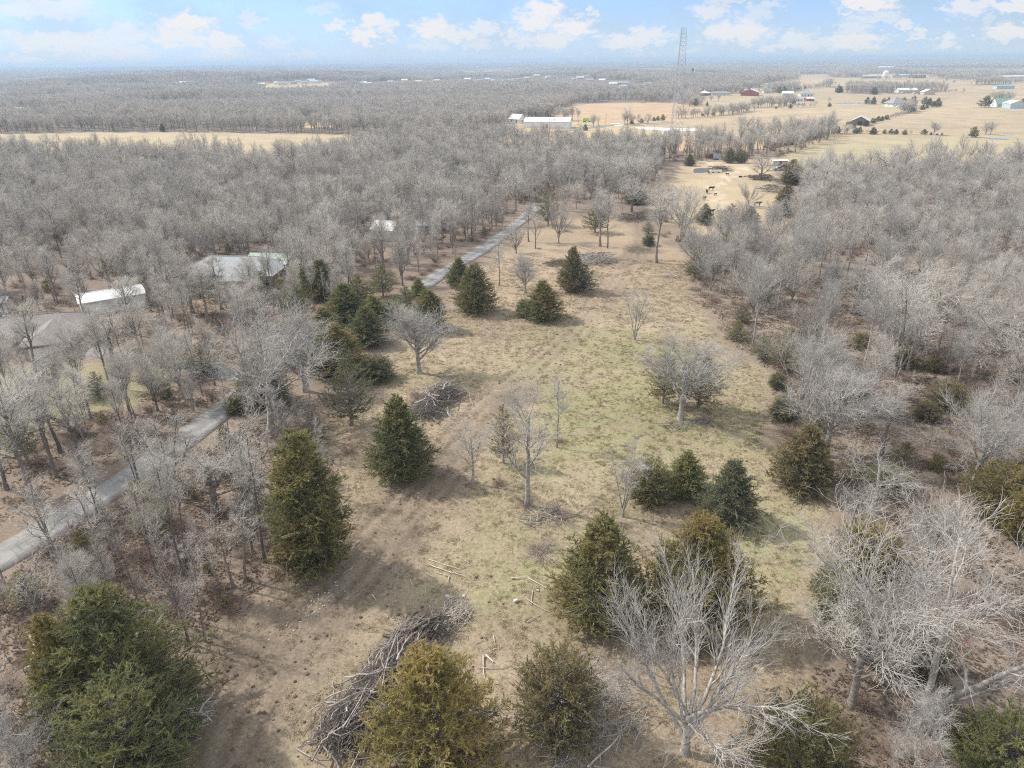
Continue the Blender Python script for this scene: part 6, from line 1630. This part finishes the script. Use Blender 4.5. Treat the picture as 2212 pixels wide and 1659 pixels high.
heap('brush_pile', 'dark brush heap at the top of the clearing', at(1342, 478), at(1396, 470), 7, 2.0, 24, 260, 'deadwood_dark', 16, (.06, .14), (3, 6), .6)
heap('brush_pile', 'grey brush heap lying in the cow pasture below the wide grey tree', at(*K2(1500, 720)), at(*K2(1710, 705)), 6, 2.4, 22, 200, 'deadwood', 17, (.1, .2), (4, 8), .6)
heap('brush_pile', 'brown brush heap beside the pasture pond', at(*K2(850, 450)), at(*K2(1040, 435)), 6, 2.2, 22, 200, 'deadwood_dark', 18, (.1, .2), (4, 7), .6)
heap('brush_pile', 'dark felled limbs around the wide grey pasture tree', at(*K2(1330, 555)), at(*K2(1600, 545)), 6, 1.8, 24, 160, 'deadwood_dark', 19, (.12, .25), (4, 8), .6)
heap('brush_pile', 'fallen grey limbs beneath the big pale bare tree', at(1440, 925), at(1530, 912), 3, .4, 10, 60, 'deadwood', 20, (.04, .08), (2, 4), .7)
heap('brush_pile', 'fan of dead peeled branches next to two pale blocks', at(960, 1350), at(1000, 1310), 2.2, .5, 20, 120, 'peeled', 21, (.025, .05), (1.5, 3), .5)
heap('brush_pile', 'dead canes and broken limbs on the bramble mound in the meadow', at(1135, 1125), at(1230, 1110), 2.6, .6, 10, 70, 'deadwood', 22, (.04, .07), (1.5, 3.4), .6)
# ------------------------------------------------------------------ loose limbs
def limb(pts, r, mt, label, K=None, lift=.06, forks=2, group=None, name='fallen_branch', cat='branch', seed=None):
    rng = np.random.default_rng(seed if seed is not None else int(pts[0][0] * 7 + pts[0][1]))
    W_ = np.array([at(*(K(*p) if K else p)) for p in pts])
    base = W_[0].copy()
    # resample smoothly
    t = np.linspace(0, len(W_) - 1, max(6, 4 * (len(W_) - 1) + 1)); P = np.stack([np.interp(t, np.arange(len(W_)), W_[:, k]) for k in range(3)], 1)
    for _ in range(2): P[1:-1] = .25 * P[:-2] + .5 * P[1:-1] + .25 * P[2:]
    L = np.linalg.norm(P[-1] - P[0])
    P[:, 2] = terrain(P[:, 0], P[:, 1]) + r + lift + np.abs(rng.normal(0, .012 * L, len(P)))
    P -= base
    Rr = np.linspace(r, r * .55, len(P))
    parts = [(P[None], Rr[None], 7)]
    if forks:
        Q, qr = grow(rng, P[None], Rr[None], forks, .4, .95, .55, L * .3, 4, .0, .1, .6, .4, rmin=.012); Q[:, :, 2] = np.maximum(Q[:, :, 2], P[:, 2].min()); parts.append((Q, qr, 4))
    V, Q = join_tubes(parts)
    o = link(name, mesh_np(name, V, Q, mats=(M[mt],)), None, base)
    return tag(o, label, cat, group)
for pts_, r, lb in (
 ([(565, 202), (775, 270)], .035, 'long thin peeled pole, upper one of a pair in the meadow grass'), ([(570, 238), (690, 280), (800, 310)], .05, 'long peeled branch, lower one of a pair in the meadow grass'), ([(700, 310), (690, 350)], .07, 'short thick pale log upright below the pair of peeled poles'),
 ([(765, 262), (855, 236)], .03, 'thin curved pale stick right of the peeled poles'), ([(1100, 326), (1190, 318)], .065, 'straight pale plank-like log lying crosswise in the grass'), ([(1210, 322), (1330, 388)], .04, 'slanting pale branch right of the plank-like log'),
 ([(1240, 406), (1230, 490)], .04, 'pale stick pointing down the slope beside the olive cedar'), ([(1200, 456), (1270, 505), (1335, 540)], .04, 'long crooked pale branch left of the tall brownish olive cedar'), ([(1205, 608), (1285, 560)], .04, 'brown stick slanting upward near the dull olive cedar'),
 ([(920, 826), (920, 892)], .08, 'thick pale split log right of the golden bronze cedar'), ([(935, 822), (985, 870)], .085, 'thick orange split log touching the pale one'), ([(920, 892), (925, 970), (960, 992)], .04, 'thin bent stick below the thick split logs'),
 ([(890, 905), (1060, 912), (1120, 858)], .035, 'long bowed pale branch beside the split logs'), ([(985, 692), (992, 736)], .04, 'short curved pale stick above the split logs'), ([(865, 750), (920, 722)], .04, 'dark short stick left of the curved pale one'),
 ([(200, 432), (230, 470)], .05, 'short pale stick beside the muddy ruts'), ([(930, 805), (1050, 762)], .03, 'thin brown stick lying above the split logs'), ([(610, 285), (690, 305)], .03, 'thin pale stick leaning to the short thick log')):
    limb(pts_, r, 'peeled', lb, KC, forks=1 if r < .06 else 0)
G_ = 'loose sticks on the meadow'
for pts_ in ([(535, 275), (570, 305), (615, 315)], [(550, 380), (540, 435)], [(660, 345), (600, 415)], [(445, 330), (460, 365)], [(795, 205), (830, 225)], [(1120, 262), (1140, 250)], [(1295, 290), (1320, 305)], [(1160, 335), (1180, 348)], [(800, 15), (870, -10)], [(820, 395), (800, 440)], [(1320, -300), (1350, -295)], [(1375, -310), (1450, -285)], [(1510, -660), (1620, -655)], [(820, 1090), (860, 1120)], [(690, 640), (760, 690)]):
    limb(pts_, .026, 'peeled', 'thin loose stick lying on the meadow grass', KC, forks=1, group=G_)
limb([(1990, 310 - 0), (1640, 480 - 0)][::-1], .07, 'deadwood', 'long straight pale log lying along the bank edge', lambda x, y: KD(x - 150 if x > 1700 else x - 170, y), forks=1)
limb([(1300, 205), (1120, 300), (1000, 365), (870, 465)], .09, 'deadwood_dark', 'long dark fallen tree on the leafy bank', KD, forks=3)
limb([(205, 705), (235, 760), (225, 830), (190, 925)], .16, 'peeled', 'pale crooked upright snag left of the big dark cedar', KD, .15, 1)
limb([(90, 805), (240, 795), (385, 780)], .13, 'deadwood', 'pale log crossing behind the crooked snag', KD, .1, 1)
limb([(1370, 1245), (1290, 1290), (1180, 1320)], .15, 'deadwood', 'thick grey butt of the uprooted tree at the lower left', KD, .2, 2)
heap('dead_top', 'sprawling dead tree top beside the low spreading dark cedar', at(*KD(1120, 1290)), at(*KD(1260, 1330)), 4.2, 2.0, 16, 90, 'peeled', 31, (.03, .07), (2.5, 5), .3, None, 'twig_silver')
limb([(665, 1607), (700, 1600), (760, 1640)], .08, 'peeled', 'forked pale limb sticking out under the long brush pile', None, .1, 2)
limb([(640, 1600 + 20), (700, 1655)], .06, 'deadwood', 'curved grey limb at the bottom edge below the long brush pile', None, .08, 1)
# blocks and stones by the heap
def block(u, v, s, mt, label, K=KC, name='stone_block'):
    p = at(*K(u, v)); m_ = MB()
    m_.hexa([(-s, -s * .7, -.05), (s, -s * .7, -.05), (s, s * .7, -.05), (-s, s * .7, -.05)], [(-s * .9, -s * .65, s * 1.1), (s * .95, -s * .6, s * 1.0), (s * .9, s * .6, s * 1.05), (-s * .95, s * .65, s * 1.15)])
    o = m_.build(name, M[mt], None, p); o.rotation_euler = (0, 0, rngT.uniform(0, 3)); return tag(o, label, 'stone')
block(690, 448, .26, 'stone', 'square pale block above the fan of peeled branches')
block(793, 442, .18, 'stone', 'small pale block right of the square one')
block(685, 632, .24, 'stone', 'grey block below the fan of peeled branches'); block(690, 655, .14, 'stone', 'little stone under the grey block')
block(1272, 402, .13, 'stone', 'white stone alone in the grass near the slanting branch')
block(1128, 470, .20, 'peeled', 'orange-brown stump round in the meadow grass', name='stump_round')
# ------------------------------------------------------------------ mailbox
p = at(*crop(0, 1000, 2.212)(1575, 262))
t_ = thing('mailbox', 'small white mailbox on a post where the driveway meets the lane', 'mailbox', p)
m_ = MB(); m_.box(-.06, .06, -.06, .06, -.3, 1.0); m_.build('post', M['pole_wood'], t_)
m_ = MB(); m_.prism([(-.14, 1.0), (.14, 1.0), (.14, 1.2), (.08, 1.3), (-.08, 1.3), (-.14, 1.2)], -.32, .32); m_.build('box', M['white_paint'], t_)
# ------------------------------------------------------------------ cows
def cow_mesh(lying=False):
    z = -.62 if lying else 0
    J = [(-.85, 0, 1.18), (-.35, 0, 1.16), (.25, 0, 1.14), (.72, 0, 1.22), (1.02, 0, 1.34), (1.28, 0, 1.36), (1.55, 0, 1.22), (-.98, 0, 1.24), (-1.06, 0, .95), (-1.06, 0, .6),
         (1.26, .2, 1.44), (1.26, -.2, 1.44)]
    Rd = [.33, .40, .41, .36, .22, .17, .10, .08, .035, .05, .05, .05]
    E = [(0, 1), (1, 2), (2, 3), (3, 4), (4, 5), (5, 6), (0, 7), (7, 8), (8, 9), (5, 10), (5, 11)]
    for sy in (-1, 1):
        b = len(J)
        if lying:
            J += [(.62, sy * .25, .85), (.9, sy * .33, .72), (.6, sy * .36, .70)]; J += [(-.75, sy * .28, .9), (-.5, sy * .42, .74), (-.85, sy * .45, .70)]
        else:
            J += [(.62, sy * .22, .85), (.60, sy * .22, .48), (.62, sy * .22, .03)]; J += [(-.78, sy * .24, .88), (-.92, sy * .23, .5), (-.84, sy * .22, .03)]
        Rd += [.15, .085, .07, .18, .085, .07]
        E += [(3, b), (b, b + 1), (b + 1, b + 2), (0, b + 3), (b + 3, b + 4), (b + 4, b + 5)]
    me = bpy.data.meshes.new('cow'); me.from_pydata([(x, y, q + z) for x, y, q in J], E, [])
    o = bpy.data.objects.new('cow_tmp', me); COL.objects.link(o)
    md = o.modifiers.new('s', 'SKIN')
    for i, r in enumerate(Rd): me.skin_vertices[0].data[i].radius = (r, r)
    me.skin_vertices[0].data[1].use_root = True
    sb = o.modifiers.new('d', 'SUBSURF'); sb.levels = 1
    ev = o.evaluated_get(bpy.context.evaluated_depsgraph_get())
    out = bpy.data.meshes.new_from_object(ev); bpy.data.objects.remove(o)
    out.materials.clear(); out.materials.append(M['cow_black'])
    out.polygons.foreach_set('use_smooth', [True] * len(out.polygons))
    return out
COW, COWL = cow_mesh(), cow_mesh(True)
for x, y, s, rz, ly, lb in ((812, 700, 1.0, 0, 0, 'black cow standing sideways, upper one of three near the pasture track'), (752, 738, .95, 80, 0, 'black cow seen end-on, middle one of three near the pasture track'), (722, 822, .95, -75, 0, 'black cow walking down, lowest of three near the pasture track'),
    (865, 765, .55, 20, 0, 'black calf right of the three cows'), (1410, 905, 1.05, 0, 0, 'black cow standing in profile in the open pasture before the cedars'), (1382, 1000, .6, 60, 0, 'black calf below the cow in profile'), (1588, 1045, .8, 170, 1, 'black cow lying down at the right of the pasture'),
    (1020, 508, .7, 160, 0, 'black cow beside the upper bend of the pasture track'), (1188, 530, .7, 10, 1, 'black cow lying right of the upper track bend'), (778, 485, .8, 90, 0, 'black cow standing by the pond edge'), (822, 1040, .7, 100, 0, 'black calf partly hidden behind twigs at the pasture fence'), (842, 1085, .6, 0, 1, 'black calf lying by the pasture fence'), (820, 1000, .9, 30, 0, 'grey-black cow behind twigs at the near pasture corner')):
    p = at(*K2(x, y)); o = link('cow', COWL if ly else COW, None, p); o.scale = (s, s, s); o.rotation_euler = (0, 0, R(rz)); tag(o, lb, 'cow', 'black cattle in the pasture')
# ------------------------------------------------------------------ vehicles
def wheels(t, xs, y, r, w=.22):
    for x in xs:
        for s in (-1, 1):
            m_ = MB(); m_.bar((x, s * y - w / 2, r), (x, s * y + w / 2, r), r, 14); wo = m_.build('wheel', M['tyre'], t)
            m_ = MB(); m_.bar((x, s * (y + w / 2 + .005) - .02, r), (x, s * (y + w / 2 + .005) + .02, r), r * .55, 10); m_.build('rim', M['steel'], wo)
def box_truck(label, p, rz, body, cab, s=1.0):
    t = thing('truck', label, 'truck', p, rz, None, (s, s, s))
    m_ = MB(); m_.box(-3.4, 1.5, -1.15, 1.15, 1.0, 3.3); m_.build('cargo_box', M[body], t)
    m_ = MB(); m_.prism([(1.56, .7), (3.5, .7), (3.5, 1.6), (3.1, 2.6), (1.56, 2.6)], -1.1, 1.1)
    m_.v = [(b, a, c) for a, b, c in m_.v]; c_ = m_.build('cab', M[cab], t)
    m_ = MB(); m_.add([(3.52, -.95, 1.62), (3.52, .95, 1.62), (3.14, .9, 2.52), (3.14, -.9, 2.52), (3.46, -.95, 1.62), (3.46, .95, 1.62), (3.06, .9, 2.52), (3.06, -.9, 2.52)], [(0, 1, 2, 3), (7, 6, 5, 4), (0, 4, 5, 1), (1, 5, 6, 2), (2, 6, 7, 3), (3, 7, 4, 0)]); m_.build('windscreen', M['glass'], c_)
    m_ = MB(); m_.box(-3.4, 3.4, -.5, .5, .6, .98); m_.build('chassis', M['steel'], t)
    wheels(t, (-2.4, -1.2, 2.5), 1.0, .5)
def car(label, p, rz, mt, pickup=False):
    t = thing('pickup' if pickup else 'parked_car', label, 'pickup' if pickup else 'car', p, rz)
    prof = [(-2.4, .45), (2.4, .45), (2.45, .8), (2.2, 1.0), (1.2, 1.08), (.6, 1.62), (-.7, 1.65), (-1.0 if pickup else -1.7, 1.1), (-2.4, 1.05)]
    m_ = MB(); m_.prism(prof, -.88, .88); m_.v = [(b, a, c) for a, b, c in m_.v]; b_ = m_.build('body', M[mt], t)
    m_ = MB(); m_.prism([(.98, 1.14), (.55, 1.56), (-.65, 1.58), (-.9 if pickup else -1.45, 1.14)], -.9, .9); m_.v = [(b, a, c) for a, b, c in m_.v]; m_.build('side_window', M['glass'], b_)
    for s in (-1, 1): m_ = MB(); m_.box(2.40, 2.47, s * .65 - .16, s * .65 + .16, .72, .88); m_.build('headlight', M['trim'], t)
    wheels(t, (-1.45, 1.5), .80, .36)
box_truck('bright lime green truck parked beyond the white barn', at(*K1(1188, 255)), R(8), 'lime', 'white_paint', .95)
car('blue-grey car parked beside the rusty cedars in the pasture', at(*K2(1680, 438)), R(5), 'blue_car', True)
car('dark red car partly behind the blue-grey one', ofs(at(*K2(1735, 420)), 1.5, 3), R(20), 'red_car')
car('pale car parked before the long white far farmhouse', at(*K4(780, 498)), R(5), 'white_paint')
car('dark car parked left of the tan gabled far house', at(*K4(975, 508)), R(0), 'blue_car')
car('white car between the two far houses', at(*K4(915, 502)), R(15), 'white_paint', True)
car('white car in front of the pyramid-roofed house', ofs(at(*K4(665, 655)), 0, -12), R(0), 'white_paint')
def bin_box(label, p, rz, L, Wd, h, mt, name='feed_trailer', cat='trailer'):
    t = thing(name, label, cat, p, rz)
    m_ = MB(); m_.box(-L / 2, L / 2, -Wd / 2, Wd / 2, .5, .6); m_.box(-L / 2, -L / 2 + .1, -Wd / 2, Wd / 2, .6, h); m_.box(L / 2 - .1, L / 2, -Wd / 2, Wd / 2, .6, h); m_.box(-L / 2 + .1, L / 2 - .1, -Wd / 2, -Wd / 2 + .1, .6, h); m_.box(-L / 2 + .1, L / 2 - .1, Wd / 2 - .1, Wd / 2, .6, h); m_.build('body', M[mt], t)
    wheels(t, (-L * .25, L * .25), Wd / 2 - .2, .35)
bin_box('larger rust-red trailer at the back of the pasture', at(*K2(770, 280)), R(5), 3.2, 2.0, 2.0, 'rust')
bin_box('smaller rust-red trailer beside the larger one', at(*K2(812, 280)), R(0), 2.6, 1.8, 1.8, 'rust')
bin_box('grey metal bin right of the rust-red trailers', at(*K2(876, 300)), R(10), 2.8, 2.0, 3.0, 'steel', 'feed_bin', 'bin')
bin_box('white boat-like trailer lying by the pond brush heap', at(*K2(870, 470)), R(-6), 5.0, 1.6, 1.2, 'white_paint', 'boat_trailer', 'trailer')
house('shed', 'small tan shed with a flat white roof behind the rusty pasture cedars', 'shed', at(*K2(1690, 372)), 7, 3, 2.2, R(4), 'gable', 10, 'tan_wall', 'trim', .3, 0)
t_ = thing('camper', 'white camper trailer parked before the dark wood by the red field', 'camper', at(*KB(1647, 655)), R(3))
m_ = MB(); m_.prism([(-4.6, .7), (4.6, .7), (4.8, 1.6), (4.4, 3.3), (-4.4, 3.3), (-4.8, 2.0)], -1.25, 1.25); m_.v = [(b, a, c) for a, b, c in m_.v]; b_ = m_.build('body', M['white_paint'], t_)
for x in (-3, 0, 2.8): m_ = MB(); m_.box(x - .6, x + .6, -1.32, -1.22, 1.8, 2.6); m_.build('window', M['glass'], b_)
wheels(t_, (-.6, .6), 1.05, .4)

# ------------------------------------------------------------------ the air
hz = bpy.data.materials.new('haze'); hz.use_nodes = True
t = NT(hz.node_tree); t.n.clear()
pv_ = t.new('ShaderNodeVolumePrincipled'); pv_.inputs['Color'].default_value = (.45, .60, .77, 1); pv_.inputs['Density'].default_value = HAZE if 'HAZE' in globals() else 2.1e-4
pv_.inputs['Anisotropy'].default_value = .2
t.l.new(pv_.outputs[0], t.new('ShaderNodeOutputMaterial').inputs['Volume'])
_c = bpy.data.objects['distant_forest'].data.vertices
top_ = max(max(v.co.z for v in _c) + 17, htop + 2.5, 68)
print('haze top', top_)
m_ = MB(); m_.box(-15500, 15500, -15500, 15500, -40, top_); o = m_.build('haze', hz); tag(o, kind='stuff')

# two or three trees that would read alike are told apart by their height
_by = {}
for o in SC.objects:
    if o.get('category') == 'bare tree': _by.setdefault(o['label'], []).append(o)
for lb, os_ in _by.items():
    if len(os_) in (2, 3):
        os_.sort(key=lambda o: -o.scale[2] * max(c.dimensions[2] for c in o.children))
        for o, w_ in zip(os_, ('taller', 'shorter') if len(os_) == 2 else ('tallest', 'middling', 'shortest')): o['label'] = w_ + ' ' + lb
tri = 0
for me in bpy.data.meshes:
    if me.users: tri += len(me.loops) - 2 * len(me.polygons)
print('unique triangles', tri)
